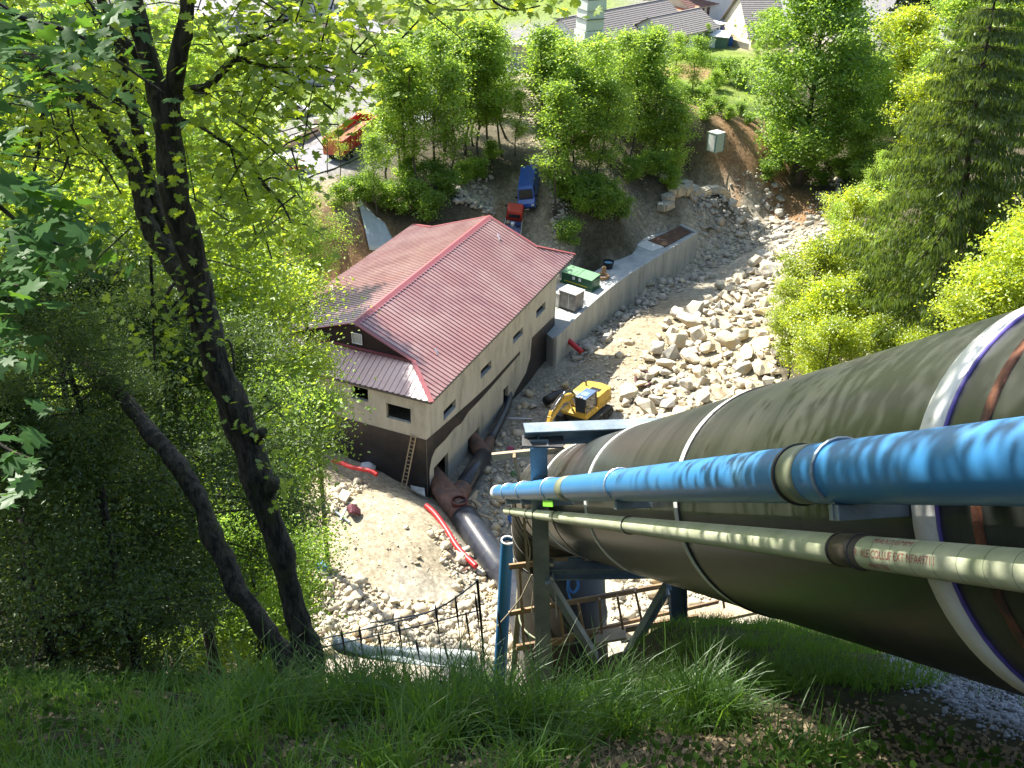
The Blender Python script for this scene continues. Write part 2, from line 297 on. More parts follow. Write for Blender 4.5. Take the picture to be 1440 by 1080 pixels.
def height(x, y):
    x = np.atleast_1d(np.asarray(x, dtype=float)); y = np.atleast_1d(np.asarray(y, dtype=float))
    out = np.zeros(len(x)); B = 40000
    for i in range(0, len(x), B):
        q = np.stack([x[i:i + B], y[i:i + B]], 1) / 50.0
        out[i:i + B] = _phi(((q[:, None] - _X[None]) ** 2).sum(-1)) @ _sol[:_n] + _sol[_n] + q @ _sol[_n + 1:]
    far = np.clip((np.hypot(x, y) - 230) / 150, 0, 1); out = out * (1 - far) + 11 * far
    out = np.clip(out, -1.6, 12)
    yy = y + vnoise(x, y, .35, 3) * .5 * np.clip((y - 8) / 10, 0, 1)
    P = np.interp(yy, [-400, -30, 0, 5.6, 17, 20, 43.5, 60, 100], [165, 66, 45.25, 40.95, 28.6, 24.4, .4, -20, -90])
    Pr = np.interp(yy, [-400, -30, 0, 5.6, 11, 17, 20, 43.5, 60, 100], [165, 66, 45.25, 41.15, 36.75, 30.3, 25.2, .4, -20, -90])
    wr = np.clip((x - 1.25) / 1.2, 0, 1); wr = wr * wr * (3 - 2 * wr); P = P * (1 - wr) + Pr * wr
    P = np.minimum(P, 92)
    P = P + np.clip(-x - 14, 0, 60) * np.interp(y, [10, 30, 60], [.12, .25, .3])        # the hillside curls forward on the left
    rt = np.clip((x - toe(y)) * .62, -40, 36) * np.clip((y + 30) / 60, 0, 1) + 1.0
    rt = np.minimum(rt, 34)
    lf = np.where(y < 80, np.minimum((-x - 19) * .28 + 1.5 + (60 - y) * .12, 26), -9)
    z = smax(smax(out, P), rt)
    z = smax(z, lf, .6)
    z = np.minimum(z, 96)
    near = np.exp(-((x) ** 2 + (y) ** 2) / 900)
    z = z + vnoise(x, y, .9, 5) * .10 * (1 - .3 * near) + vnoise(x, y, 2.9, 9) * .035 + vnoise(x, y, .25, 2) * .15 * (1 - near)
    return z
def tz(x, y): return float(height([x], [y])[0])
CLS = np.array([(.45,.38,.26),(.36,.325,.25),(.30,.18,.09),(.10,.15,.035),(.075,.065,.04),(.26,.25,.24),(.36,.30,.20),(.48,.43,.33),(.20,.27,.05)])
def gcolor(x, y, z):
    x2 = x + vnoise(x, y, .6, 1) * 1.2; y2 = y + vnoise(x, y, .5, 4) * 1.6
    col = np.zeros((len(x), 3)); B = 20000
    for i in range(0, len(x), B):
        d2 = (x2[i:i + B, None] - SP[None, :, 0]) ** 2 + (y2[i:i + B, None] - SP[None, :, 1]) ** 2 + .3
        wgt = d2 ** -3; wgt /= wgt.sum(1, keepdims=True); col[i:i + B] = wgt @ CLS[SP[:, 3].astype(int)]
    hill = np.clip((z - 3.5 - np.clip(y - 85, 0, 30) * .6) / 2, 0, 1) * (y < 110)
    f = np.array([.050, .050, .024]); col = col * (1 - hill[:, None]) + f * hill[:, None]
    nz = vnoise(x, y, 1.3, 8)[:, None] * .13 + vnoise(x, y, 4.1, 6)[:, None] * .10
    return np.clip(col * (1 + nz), .01, .7)
az = np.concatenate([np.arange(-180, -46, 4), np.arange(-46, 46, .26), np.arange(46, 180, 4)]); az = np.radians(az)
rr = [.6]
while rr[-1] < 2500: rr.append(rr[-1] * (1.017 if rr[-1] < 190 else 1.06) + .004)
rr = np.array(rr); AZ, RR = np.meshgrid(az, rr); gx = (np.sin(AZ) * RR).ravel(); gy = (np.cos(AZ) * RR).ravel()
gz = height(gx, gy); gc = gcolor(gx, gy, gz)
nr, na = RR.shape; I = np.arange(nr * na).reshape(nr, na)
q = np.stack([I[:-1], np.roll(I, -1, 1)[:-1], np.roll(I, -1, 1)[1:], I[1:]], -1).reshape(-1, 4)
def groundmat():
    m = bpy.data.materials.new('ground'); m.use_nodes = True; n = m.node_tree.nodes; l = m.node_tree.links; b = n['Principled BSDF']; b.inputs['Roughness'].default_value = .95; b.inputs['Specular IOR Level'].default_value = .2
    at = n.new('ShaderNodeAttribute'); at.attribute_name = 'soil'; tc = n.new('ShaderNodeTexCoord')
    n1 = n.new('ShaderNodeTexNoise'); n1.inputs['Scale'].default_value = 1.6; n1.inputs['Detail'].default_value = 12; n1.inputs['Roughness'].default_value = .75; l.new(tc.outputs['Object'], n1.inputs['Vector'])
    mr = n.new('ShaderNodeMapRange'); mr.inputs[1].default_value = .3; mr.inputs[2].default_value = .7; mr.inputs[3].default_value = .5; mr.inputs[4].default_value = 1.45; l.new(n1.outputs[0], mr.inputs[0])
    vo = n.new('ShaderNodeTexVoronoi'); vo.inputs['Scale'].default_value = 3.2; l.new(tc.outputs['Object'], vo.inputs['Vector'])
    m2 = n.new('ShaderNodeMapRange'); m2.inputs[1].default_value = 0; m2.inputs[2].default_value = .6; m2.inputs[3].default_value = 1.12; m2.inputs[4].default_value = .72; l.new(vo.outputs['Distance'], m2.inputs[0])
    mu = n.new('ShaderNodeMath'); mu.operation = 'MULTIPLY'; l.new(mr.outputs[0], mu.inputs[0]); l.new(m2.outputs[0], mu.inputs[1])
    vm = n.new('ShaderNodeVectorMath'); vm.operation = 'SCALE'; l.new(at.outputs['Color'], vm.inputs[0]); l.new(mu.outputs[0], vm.inputs[3]); l.new(vm.outputs[0], b.inputs['Base Color'])
    bp = n.new('ShaderNodeBump'); bp.inputs['Strength'].default_value = .9; bp.inputs['Distance'].default_value = .12; l.new(n1.outputs[0], bp.inputs['Height']); l.new(bp.outputs[0], b.inputs['Normal'])
    return m
GM = groundmat()
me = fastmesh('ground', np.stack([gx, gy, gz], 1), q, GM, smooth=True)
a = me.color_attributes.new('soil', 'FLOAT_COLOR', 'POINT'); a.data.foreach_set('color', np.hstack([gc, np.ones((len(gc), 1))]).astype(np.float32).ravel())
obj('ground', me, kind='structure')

# strips that lie on the ground: village roads, the access track
def strip(name, pts, width, m, lift=.03, n=60, **kw):
    P = [Vector((p.x, p.y)) for p in pts]; L = [0]
    for i in range(1, len(P)): L.append(L[-1] + (P[i] - P[i - 1]).length)
    V = []; Fc = []
    for i in range(n + 1):
        t = L[-1] * i / n; k = max(j for j in range(len(L) - 1) if L[j] <= t + 1e-6); f = (t - L[k]) / max(L[k + 1] - L[k], 1e-6)
        c = P[k].lerp(P[k + 1], f); d = (P[min(k + 1, len(P) - 1)] - P[k]).normalized(); nn = Vector((-d.y, d.x))
        for j in range(5):
            q_ = c + nn * width * (j / 4 - .5); V.append((q_.x, q_.y, 0))
    V = np.array(V); V[:, 2] = height(V[:, 0], V[:, 1]) + lift
    for i in range(n):
        for j in range(4): b = i * 5 + j; Fc.append((b, b + 1, b + 6, b + 5))
    return obj(name, fastmesh(name, V, np.array(Fc), m), kind='structure', **kw)
ASPH = mat('pale_asphalt', (.22, .22, .23), (.17, .17, .18), .9, 2, .2)
strip('road', [G(250, 300, 10), G(400, 245, 10), G(470, 215, 10), G(560, 170, 10), G(640, 120, 10), G(760, 75, 10.3), G(840, 40, 10.6)], 7, ASPH, .16)
strip('road', [G(60, 45, 10.5), G(300, 28, 10.5), G(450, 20, 10.7), G(620, 62, 10.4), G(760, 72, 10.3)], 6, ASPH, .08)
strip('road', [G(1000, -8, 11), G(1130, 15, 11), G(1240, 30, 11), G(1440, 5, 11)], 15, ASPH, .09)

# ---------------------------------------------------------------- powerhouse
BPHI = .3934
PHI = 0.393
bu = Vector((math.sin(PHI), math.cos(PHI), 0)); bv = Vector((-math.cos(PHI), math.sin(PHI), 0)); BC = Vector((-5.75, 63.26, 0))
def BP(a, b, z): return BC + bu * a + bv * b + Vector((0, 0, z))
EH, RW, RHI, LL, TT, SS, BW = 8.57, 7.8, 3.4, 29.88, 2.75, .375, 17.4
bh = thing('powerhouse', 'concrete powerhouse with a large dark red ribbed metal roof beside the river bed', 'building', BP(0, 0, 0))
# openings on the long wall (a0,a1,z0,z1) and on the front wall (b0,b1,z0,z1)
WINS = [(3.15, 5.25, 5.05, 5.86), (9.9, 12.0, 5.2, 5.95), (16.6, 18.75, 5.2, 5.9), (21.9, 24.1, 5.28, 6.05)]
LOWH = [(7.45, 9.6, -1.3, .75), (1.4, 3.85, -1.4, 1.75), (14.66, 15.7, -1.2, 1.62)]
FWIN = [(1.9, 3.95, 6.05, 7.32), (5.45, 6.9, 7.0, 8.1)]
def holed_wall(name, P, u0, u1, z0, z1, holes, depth, m):
    """wall skin with reveals; P(u, d, z): d=0 outer face, d=depth inside"""
    mb = MB(); us = sorted({u0, u1} | {h[0] for h in holes} | {h[1] for h in holes}); zs = sorted({z0, z1} | {h[2] for h in holes} | {h[3] for h in holes})
    for i in range(len(us) - 1):
        for j in range(len(zs) - 1):
            uc = (us[i] + us[i + 1]) / 2; zc = (zs[j] + zs[j + 1]) / 2
            if any(h[0] < uc < h[1] and h[2] < zc < h[3] for h in holes): continue
            for d in (0, depth): mb.poly([P(us[i], d, zs[j]), P(us[i + 1], d, zs[j]), P(us[i + 1], d, zs[j + 1]), P(us[i], d, zs[j + 1])])
    for h in holes:
        c = [(h[0], h[2]), (h[1], h[2]), (h[1], h[3]), (h[0], h[3])]
        for k in range(4):
            a, b = c[k], c[(k + 1) % 4]; mb.poly([P(a[0], 0, a[1]), P(b[0], 0, b[1]), P(b[0], depth, b[1]), P(a[0], depth, a[1])])
    return mb.build(name, m, bh)
WB = -3
fz = EH - .16
holed_wall('wall', lambda u, d, z: BP(u, .64 + d, z), .31, 26.82, WB, fz, WINS + LOWH, .3, CONC)['label'] = 'long side wall with four window openings'
holed_wall('wall', lambda u, d, z: BP(.31 + d, u, z), .64, BW - .5, WB, fz, FWIN, .3, CONC)
holed_wall('wall', lambda u, d, z: BP(26.82 - d, u, z), .64, BW - .5, WB, fz, [], .3, CONC)
holed_wall('wall', lambda u, d, z: BP(u, BW - .5 - d, z), .31, 26.82, WB, fz, [], .3, CONC)
mb = MB(); mb.prism([BP(.65, .98, 4.2), BP(26.5, .98, 4.2), BP(26.5, BW - .85, 4.2), BP(.65, BW - .85, 4.2)], (0, 0, .2)); mb.build('floor_slab', CONC2, bh)
# pale window sills
for h in WINS:
    m = MB(); c = BP((h[0] + h[1]) / 2, .64 + .12, h[2] + .03); m.box(c, (.34, h[1] - h[0] - .02, .05), Matrix.Rotation(-PHI, 3, 'Z')); m.build('window_sill', CONC2, bh)
# bitumen coating on the buried part of the walls
def coat(name, pts, P, th, m): 
    mb = MB(); A = [P(u, 0, z) for u, z in pts]; off = P(0, -th, 0) - P(0, 0, 0); mb.prism(A, off); return mb.build(name, m, bh)
PW = lambda u, d, z: BP(u, .64 + d - .004, z); PF = lambda u, d, z: BP(.31 + d - .004, u, z)
coat('bitumen_coating', [(.31, 5.0), (2.2, 4.75), (4.72, 4.48), (8, 4.1), (11.76, 3.78), (18.18, 3.72), (18.2, 3.42), (12.06, 3.31), (9.5, 3.3), (7.6, 3.38), (6.2, 3.05), (5.0, 3.30), (3.3, 3.2), (1.68, 3.3), (1.1, 2.95), (.8, 2.4), (.62, 2.0), (.55, WB), (.31, WB)], PW, .02, BITU)
coat('bitumen_coating', [(26.78, 3.4), (21.0, 3.73), (20.85, 2.7), (20.75, 1.77), (20.2, 1.2), (19.86, .7), (18.6, .35), (17.4, .0), (16.6, -.4), (16.2, -1.6), (16, WB), (26.78, WB)], PW, .02, BITU)
coat('bitumen_coating', [(.66, 4.97), (4.0, 4.99), (9.3, 5.06), (13.0, 5.0), (BW - .6, 5.1), (BW - .6, WB), (.66, WB)], PF, .02, BITU)
m = MB(); m.box(BP(.30, .64, 6.7), (.05, .05, 3.3)); 
# roof: ribbed sheets
def corr(pmin, pmax, step, bound, P, lift=.085):
    """ribs run along q; bound(p)->(q0,q1)"""
    V = []; Fc = []; p = pmin; prof = [(0, 0), (.58, 0), (.66, 1), (.92, 1)]; pts = []
    while p < pmax:
        for f, h in prof:
            if p + f * step <= pmax: pts.append((p + f * step, h * lift))
        p += step
    pts.append((pmax, 0))
    for pp, h in pts:
        q0, q1 = bound(pp); V.append(P(pp, q0, h)); V.append(P(pp, q1, h))
    mb = MB(); mb.v = V; mb.f = [[2 * i, 2 * i + 2, 2 * i + 3, 2 * i + 1] for i in range(len(pts) - 1)]; mb.m = [0] * len(mb.f); return mb
zr = lambda b: EH + RHI * b / RW
zl = lambda b: EH + RHI * (BW - b) / (BW - RW)
hs = RW * SS; hz = RHI * SS; bl_ = BW - hs * (BW - RW) / RW
def bR(a): 
    if a < TT: return (0, max(.01, a / TT * hs))
    if a > LL - TT: return (0, max(.01, (LL - a) / TT * hs))
    return (0, RW)
corr(0, LL, .46, bR, lambda a, b, h: BP(a, b, zr(b) + h)).build('roof_slope', ROOF, bh)['label'] = 'right hand slope of the roof in half shade'
def bL(a):
    if a < TT: return (BW, min(BW - .01, BW - a / TT * (BW - bl_)))
    if a > LL - TT: return (BW, min(BW - .01, BW - (LL - a) / TT * (BW - bl_)))
    return (BW, RW)
corr(0, LL, .46, bL, lambda a, b, h: BP(a, b, zl(b) + h)).build('roof_slope', ROOF, bh)['label'] = 'left hand slope of the roof in full sun'
def bPn(b):
    f = min(1, b / hs, (BW - b) / (BW - bl_)); return (0, max(.01, TT * f))
zp = lambda a: EH + hz * a / TT
corr(.02, BW - .02, .46, bPn, lambda b, a, h: BP(a, b, zp(a) + h), .05).build('pent_roof', ROOF, bh)
corr(.02, BW - .02, .46, bPn, lambda b, a, h: BP(LL - a, b, zp(a) + h), .05).build('pent_roof', ROOF, bh)
for a in (TT + .02, LL - TT - .02):
    m = MB(); m.prism([BP(a, hs - .3, EH + hz - .2), BP(a, RW, EH + RHI - .06), BP(a, bl_ + .3, EH + hz - .2)], bu * .04); m.build('gable_wall', DARKWOOD, bh)
g = MB(); g.box(BP(TT - .01, 7.62, 10.74), (.78, .05, .82), Matrix.Rotation(-PHI + math.pi / 2, 3, 'Z') @ Matrix.Rotation(math.pi / 2, 3, 'Z') @ Matrix.Rotation(math.pi/2, 3, 'Z'))
gw = MB(); gw.prism([BP(TT - .03, 7.25, 10.34), BP(TT - .03, 7.98, 10.34), BP(TT - .03, 7.98, 11.1), BP(TT - .03, 7.25, 11.1)], bu * .05); gwo = gw.build('gable_window', mat('pale_pane', (.5, .52, .47), None, .3), bh)
fr = MB()
for q in (((7.2, 10.3), (8.03, 10.3)), ((7.2, 11.14), (8.03, 11.14)), ((7.2, 10.3), (7.2, 11.14)), ((8.03, 10.3), (8.03, 11.14))):
    fr.bar(BP(TT - .05, *q[0]), BP(TT - .05, *q[1]), .07)
fr.build('frame', WHITE, gwo)
def trim(name, a, b, wd, th=.06, m=ROOFTRIM):
    mb = MB(); mb.bar(a, b, wd, th); return mb.build(name, m, bh)
m = MB()   # folded ridge cap
for sgn, zf in ((-1, zr), (1, zl)):
    b1 = RW + sgn * .38; m.poly([BP(TT - .3, RW, EH + RHI + .12), BP(LL - TT + .3, RW, EH + RHI + .12), BP(LL - TT + .3, b1, zf(b1) + .07), BP(TT - .3, b1, zf(b1) + .07)])
m.build('ridge_cap', ROOFTRIM, bh)
for a in (TT, LL - TT):
    s_ = -1 if a == TT else 1
    trim('verge_trim', BP(a + s_ * .05, hs * .95, EH + hz * .95 + .09), BP(a + s_ * .05, RW, EH + RHI + .08), .26, .07)
    trim('verge_trim', BP(a + s_ * .05, bl_, EH + hz + .09), BP(a + s_ * .05, RW, EH + RHI + .08), .26, .07)
for A, B in ((BP(-.05, -.05, EH + .05), BP(TT, hs, EH + hz + .1)), (BP(LL, 0, EH + .05), BP(LL - TT, hs, EH + hz + .1)), (BP(0, BW, EH + .05), BP(TT, bl_, EH + hz + .1)), (BP(LL, BW, EH + .05), BP(LL - TT, bl_, EH + hz + .1))):
    trim('hip_cap', A, B, .36, .07)
for A, B in ((BP(-.03, 0, EH - .08), BP(LL, 0, EH - .08)), (BP(-.03, 0, EH - .09), BP(-.03, BW, EH - .09)), (BP(0, BW, EH - .08), BP(LL, BW, EH - .08)), (BP(LL, 0, EH - .09), BP(LL, BW, EH - .09))):
    trim('fascia', A, B, .05, .16, DKSTEEL)
m = MB(); m.bar(BP(TT - .06, hs, EH + hz + .1), BP(TT - .06, bl_, EH + hz + .1), .3, .05); m.build('flashing', ROOFTRIM, bh)
m = MB(); m.bar(BP(5.0, 2.0, zr(2.0) + .12), BP(5.2, 2.35, zr(2.35) + .3), .1); m.build('snow_hook', SILV, bh)
m = MB(); m.bar(BP(24.5, 5.5, zr(5.5) + .12), BP(24.9, 5.9, zr(5.9) + .3), .1); m.build('snow_hook', SILV, bh)
m = MB(); m.prism([BP(0.02, .3, EH - .18), BP(LL - .02, .3, EH - .18), BP(LL - .02, BW - .1, EH - .18), BP(.02, BW - .1, EH - .18)], (0, 0, .02)); m.build('soffit', DARKWOOD, bh)

# ladder on the front wall
lad = thing('ladder', 'wooden ladder leaning on the dark front wall of the powerhouse', 'ladder', BP(-.5, 2.2, .4))
lb = [BP(-.75, 2.05, .3), BP(-.75, 2.45, .3)]; lt = [BP(.2, 1.45, 5.15), BP(.2, 1.82, 5.15)]
for i in range(2): m = MB(); m.bar(lb[i], lt[i], .07, .07); m.build('stile', WOODL, lad)
for k in range(15):
    f = (k + .6) / 15; m = MB(); m.bar(lb[0].lerp(lt[0], f), lb[1].lerp(lt[1], f), .04); m.build('rung', WOODL, lad)

# ---------------------------------------------------------------- pipes that run down the slope
PD = Vector((-.107, .7977, -.5934)).normalized()
PD = Vector(ray(559, 701)).normalized()
PE = PD.cross(Vector((0, 0, 1))).normalized(); PU = PE.cross(PD)
O = Vector((0, 0, CAM_Z))
BQ = Vector((3.35, .33, -.16)) + O; LQ = Vector((2.07, .28, .01)) + O; WQ = Vector((2.40, .08, -.33)) * .90 + O
def along(q, t): return q + PD * t
pen = thing('penstock', 'huge dark olive steel penstock running down the slope on the right', 'pipe', along(BQ, 0))
# main barrel with an elbow at its lower end
T1 = 20.8
pts = [along(BQ, t) for t in np.linspace(-6, T1, 28)]
down = Vector((.10, -.02, -1)).normalized(); P1 = along(BQ, T1)
el = []; Rb = 2.5; ax = PD.cross(down).normalized(); ang = PD.angle(down); cen = P1 + ax.cross(PD) * Rb
for i in range(1, 9): el.append(cen + Matrix.Rotation(ang * i / 8, 3, ax) @ (P1 - cen))
PEND = el[-1] + down * 7.5
m = MB(); m.tube(pts, 1.0, 64); m.build('barrel', PIPE, pen, True)
m = MB(); m.tube([P1 + PD * .003] + el, 1.002, 48); m.build('elbow', PIPED, pen, True)
m = MB(); m.tube([el[-1], PEND], 1.0, 48); m.build('riser', PIPED, pen, True)
def band(t, wd, r, m_, nm, off=0.012):
    b = MB(); b.ring(along(BQ, t), PD, r - .01, r + off, wd, 72); return b.build(nm, m_, pen, True)
# surveyed along the near side: painted weld bands
for t, wd, mm in ((4.46, .21, WHITEB), (8.66, .13, WHITEB), (12.98, .12, WHITEB), (17.3, .14, WHITEB)):
    band(t, wd, 1.0, mm, 'painted_band')
band(4.345, .012, 1.0, PURPLE, 'band_edge', .014); band(8.59, .01, 1.0, PIPED, 'band_edge', .014)
o = band(4.04, .07, 1.0, RUST, 'weld_seam', .006); o['label'] = 'rusty weld seam'
for t in (16.2, 19.6): band(t, .03, 1.0, PIPED, 'weld_seam', .008)
# elbow segment seams
for i in (1, 3, 5, 7):
    b = MB(); dd = (el[i] - el[i - 1]).normalized(); b.ring(el[i], dd, .99, 1.014, .05, 60); b.build('weld_seam', PIPED, pen, True)
b = MB(); b.ring(el[-1] + down * 1.9, down, .99, 1.03, .06, 48); b.build('weld_seam', YELB, pen, True)

def longpipe(name, label, Q, r, T, m_, t0=-4, seg=32):
    th = thing(name, label, 'pipe', along(Q, T))
    b = MB(); b.tube([along(Q, t) for t in np.linspace(t0, T, 30)], r, seg, False); b.ring(along(Q, T - .02), PD, r * .86, r, .05, seg); b.build('pipe_wall', m_, th, True); return th
bp = longpipe('blue_pipe', 'bright blue pipe clamped along the side of the big penstock', LQ, .15, 21.6, BLUE, seg=40)
b = MB(); b.ring(along(LQ, 5.05), PD, .149, .153, .22, 40); b.build('coupling', YELB, bp, True)  # ring at the joint; its yellow paints in a sun dapple
b = MB(); b.ring(along(LQ, 5.18), PD, .149, .163, .03, 40); b.build('joint_ring', BLKPE, bp, True)
b = MB(); b.ring(along(LQ, 12.5), PD, .149, .156, .5, 40); b.build('coupling', YELB, bp, True)
b = MB(); b.ring(along(LQ, 21.45), PD, .149, .158, .5, 40); b.build('end_cap', WHITEB, bp, True)
wp = longpipe('pale_green_pipe', 'thin pale green pipe with red lettering below the blue pipe', WQ, .077, 20.6, GREENP, seg=28)
b = MB(); b.ring(along(WQ, 4.75), PD, .0765, .081, .30, 28); b.build('coupling', COUP, wp, True)
b = MB(); b.ring(along(WQ, 4.90), PD, .0765, .084, .025, 28); b.build('joint_ring', BLKPE, wp, True)
for k in range(16): 
    b = MB(); b.ring(along(WQ, 2.1 + k * .18), PD, .0765, .0776, .004, 28); b.build('lap_seam', mat('seam', (.2, .24, .14)), wp, True)
# brackets from the penstock carry both small pipes
def at_x(Q, px):
    lo, hi = .6, 60
    for _ in range(50):
        t = (lo + hi) / 2
        if proj(along(Q, t))[0] > px: lo = t
        else: hi = t
    return t
for k, px in enumerate((1187, 873, 776, 738, 716)):
    t = at_x(LQ, px); L = along(LQ, t); W_ = along(WQ, t); 
    side = (L - along(BQ, t)); side -= PD * side.dot(PD)
    mid = (L + W_) / 2 + PE * .02; inner = mid + PE * .62
    b = MB(); b.bar(mid - PE * .12, inner, .11, .075, up=PU); o = b.build('bracket', GALV if k != 2 else GALV, pen, bevel=.006)
    if k == 2:
        b = MB(); b.bar(mid - PE * .13 + PD * .35, mid - PE * .13 + PD * -.55, .012, .08, up=PU); b.build('green_tag', mat('lime', (.25, .75, .05), None, .5), pen)
    b = MB(); pb = [L + (PE * math.cos(a) + PU * math.sin(a)) * .159 for a in np.linspace(-2.0, R(250) - 0.4, 22)]
    b.tube(pb, .011, 6); b.bar(pb[0], pb[0] - PU * .07, .02); b.build('clamp', SILV if k else GALV, bp)
    b = MB(); pb = [W_ + (PE * math.cos(a) + PU * math.sin(a)) * .083 for a in np.linspace(R(80), R(395), 18)]
    b.tube(pb, .007, 6); b.build('clamp', DKSTEEL, wp)
# red stencilled lettering that wraps round the thin pipe
def wrap_text(txt, x0, x1, roll, size, m_):
    cu = bpy.data.curves.new('lettering', 'FONT'); cu.body = txt; cu.size = 1.0; cu.resolution_u = 2
    tmp = bpy.data.objects.new('lettering', cu); COL.objects.link(tmp)
    bpy.context.view_layer.update(); dg = bpy.context.evaluated_depsgraph_get(); me = bpy.data.meshes.new_from_object(tmp.evaluated_get(dg)); bpy.data.objects.remove(tmp)
    bm = bmesh.new(); bm.from_mesh(me); bmesh.ops.subdivide_edges(bm, edges=[e for e in bm.edges if abs(e.verts[0].co.y - e.verts[1].co.y) > .15], cuts=2); bm.to_mesh(me); bm.free()
    t0, t1 = at_x(WQ, x0), at_x(WQ, x1); xs = [v.co.x for v in me.vertices]; mn_, mx_ = min(xs), max(xs)
    c0 = along(WQ, (t0 + t1) / 2); tow = (Vector((0, 0, CAM_Z)) - c0); tow -= PD * tow.dot(PD); tow.normalize(); sidev = tow.cross(PD).normalized()
    if sidev.dot(PU) < 0: sidev = -sidev
    for v in me.vertices:
        t = t0 + (t1 - t0) * (v.co.x - mn_) / (mx_ - mn_); a = roll + v.co.y * size / .077
        v.co = along(WQ, t) + (tow * math.cos(a) + sidev * math.sin(a)) * .0779
    me.materials.append(m_); o = bpy.data.objects.new('lettering', me); COL.objects.link(o); put(o, wp); return o
INK = mat('red_ink', (.34, .03, .05), (.42, .2, .16), .6, 28, mix=(.42, .7))
wrap_text('MAX3.6MM', 1243, 1299, .62, .045, INK)
wrap_text('R  ALE COLLUF EXT NFA49711', 1224, 1339, -.28, .05, INK)
wrap_text('EU', 1202, 1212, -.22, .05, INK)
wrap_text('MARTIN', 1240, 1268, -.98, .04, INK)
# ---------------------------------------------------------------- steel portal, rails, uprights
FY = 13.0
fr = thing('support_portal', 'galvanised steel portal frame carrying the penstock at the head of the drop', 'frame', AY(760, 905, FY))
def beam(px0, px1, y0, y1, w_, h_, nm='post', m_=GALV, th=fr, up=(0, 0, 1), flange=True):
    a = AY(*px0, y0); b = AY(*px1, y1); mb = MB()
    if flange:      # H section: two flanges and a web
        d = (b - a).normalized(); u = Vector(up); x = d.cross(u)
        if x.length < .1: u = Vector((0, 1, 0)); x = d.cross(u)
        x.normalize(); y = x.cross(d)
        mb.bar(a, b, w_, .02, up=y); 
        mb.v = []; mb.f = []; mb.m = []
        for s_ in (-1, 1): mb.bar(a + y * s_ * (h_ / 2), b + y * s_ * (h_ / 2), w_, .022, up=y)
        mb.bar(a, b, .018, h_ - .022, up=y)
    else: mb.bar(a, b, w_, h_, up=up)
    return mb.build(nm, m_, th)
beam((757, 612), (765, 960), FY, FY, .26, .26)
beam((949, 640), (956, 940), FY + .35, FY + .35, .26, .26)
beam((737, 611), (960, 602), FY, FY + .35, .26, .22, 'cross_beam')
beam((768, 803), (950, 800), FY + .02, FY + .34, .22, .20, 'cross_beam')
beam((770, 815), (838, 925), FY - .15, FY - .15, .22, .10, 'brace', flange=False)
beam((940, 822), (880, 925), FY + .2, FY + .2, .24, .10, 'brace', flange=False)
for c in ((748, 626), (770, 626), (776, 792), (776, 812), (939, 835)):
    p = AY(*c, FY - .15); m = MB(); m.tube([p - Vector((0, .05, 0)), p + Vector((0, .10, 0))], .035, 8); m.build('bolt', SILV, fr)
m = MB(); p = AY(735, 624, FY - .18); m.box(p + Vector((.3, .1, -.02)), (.62, .3, .03)); m.build('cap_plate', DKSTEEL, fr)
m = MB(); m.tube([AY(781, 830, FY - .3), AY(783, 868, FY - .3)], .014, 6); m.build('tie_rod', SILV, fr)
m = MB(); m.tube([AY(939, 835, FY - .1), AY(943, 868, FY - .1)], .014, 6); m.build('tie_rod', SILV, fr)

RY = 16.6
rl = thing('timber_guard_rail', 'rough timber guard rail round the head of the drop under the penstock', 'railing', AY(800, 905, RY))
def plank(a, b, w_, h_, nm, m_, th, dy=0): m = MB(); m.bar(a, b, w_, h_); return m.build(nm, m_, th)
for nm, a, b, w_, h_ in (('rail', (716, 797, RY), (780, 789, RY + .1), .05, .13), ('rail', (768, 789, RY + .1), (812, 786, RY + .2), .05, .13), ('rail', (716, 863, RY), (752, 856, RY), .05, .12), ('rail', (768, 853, RY), (930, 824, RY + 1.2), .05, .13),
                         ('rail', (726, 911, RY), (1040, 858, RY + 1.5), .06, .16), ('rail', (792, 896, RY), (1010, 846, RY + 3), .05, .10)):
    plank(AY(*a), AY(*b), w_, h_, nm, WOOD, rl)
for a, b in (((731, 800, RY), (737, 915, RY)), ((787, 850, RY), (793, 902, RY)), ((813, 849, RY + .1), (822, 893, RY + .1)), ((843, 842, RY + .2), (846, 890, RY + .2)), ((868, 838, RY + .4), (876, 884, RY + .4)), ((893, 830, RY + .6), (903, 875, RY + .6)), ((1016, 838, RY + 1.4), (1020, 866, RY + 1.4))):
    plank(AY(*a), AY(*b), .09, .05, 'post', WOOD, rl)
pl = thing('timber_deck', 'pale sawn planks laid on the ground beside the steel portal', 'planks', AY(900, 890, 17.5))
for a, b, w_ in (((836, 898, 17.0), (880, 890, 17.0), .35), ((870, 893, 17.8), (1060, 852, 18.4), .5), ((985, 872, 17.2), (1075, 852, 17.4), .3)):
    plank(AY(*a), AY(*b), w_, .07, 'plank', WOODL, pl)
tm = thing('timber_brace', 'orange sawn timber tee standing beside the blue pipe end', 'timber', AY(742, 760, 15.2))
plank(AY(692, 642, 15.2), AY(770, 634, 15.2), .07, .12, 'cross_piece', WOODL, tm)
plank(AY(770, 634, 15.2), AY(840, 628, 15.4), .07, .12, 'cross_piece', WOODL, tm)
plank(AY(723, 640, 15.1), AY(733, 692, 15.1), .14, .05, 'upright', WOOD, tm)
plank(AY(735, 700, 15.3), AY(742, 800, 15.3), .05, .05, 'upright', WOODL, tm)
up = thing('upright_blue_pipe', 'open ended blue pipe standing upright left of the steel portal', 'pipe', AY(701, 925, 19.5))
pa, pb = AY(714, 760, 19.5), AY(702, 960, 19.5); dd = (pa - pb).normalized()
m = MB(); m.tube([pb, pa], .165, 28, False); m.build('pipe_wall', BLUE, up, True)
m = MB(); m.ring(pa, dd, .135, .167, .04, 28); m.build('rim', WHITEB, up, True)
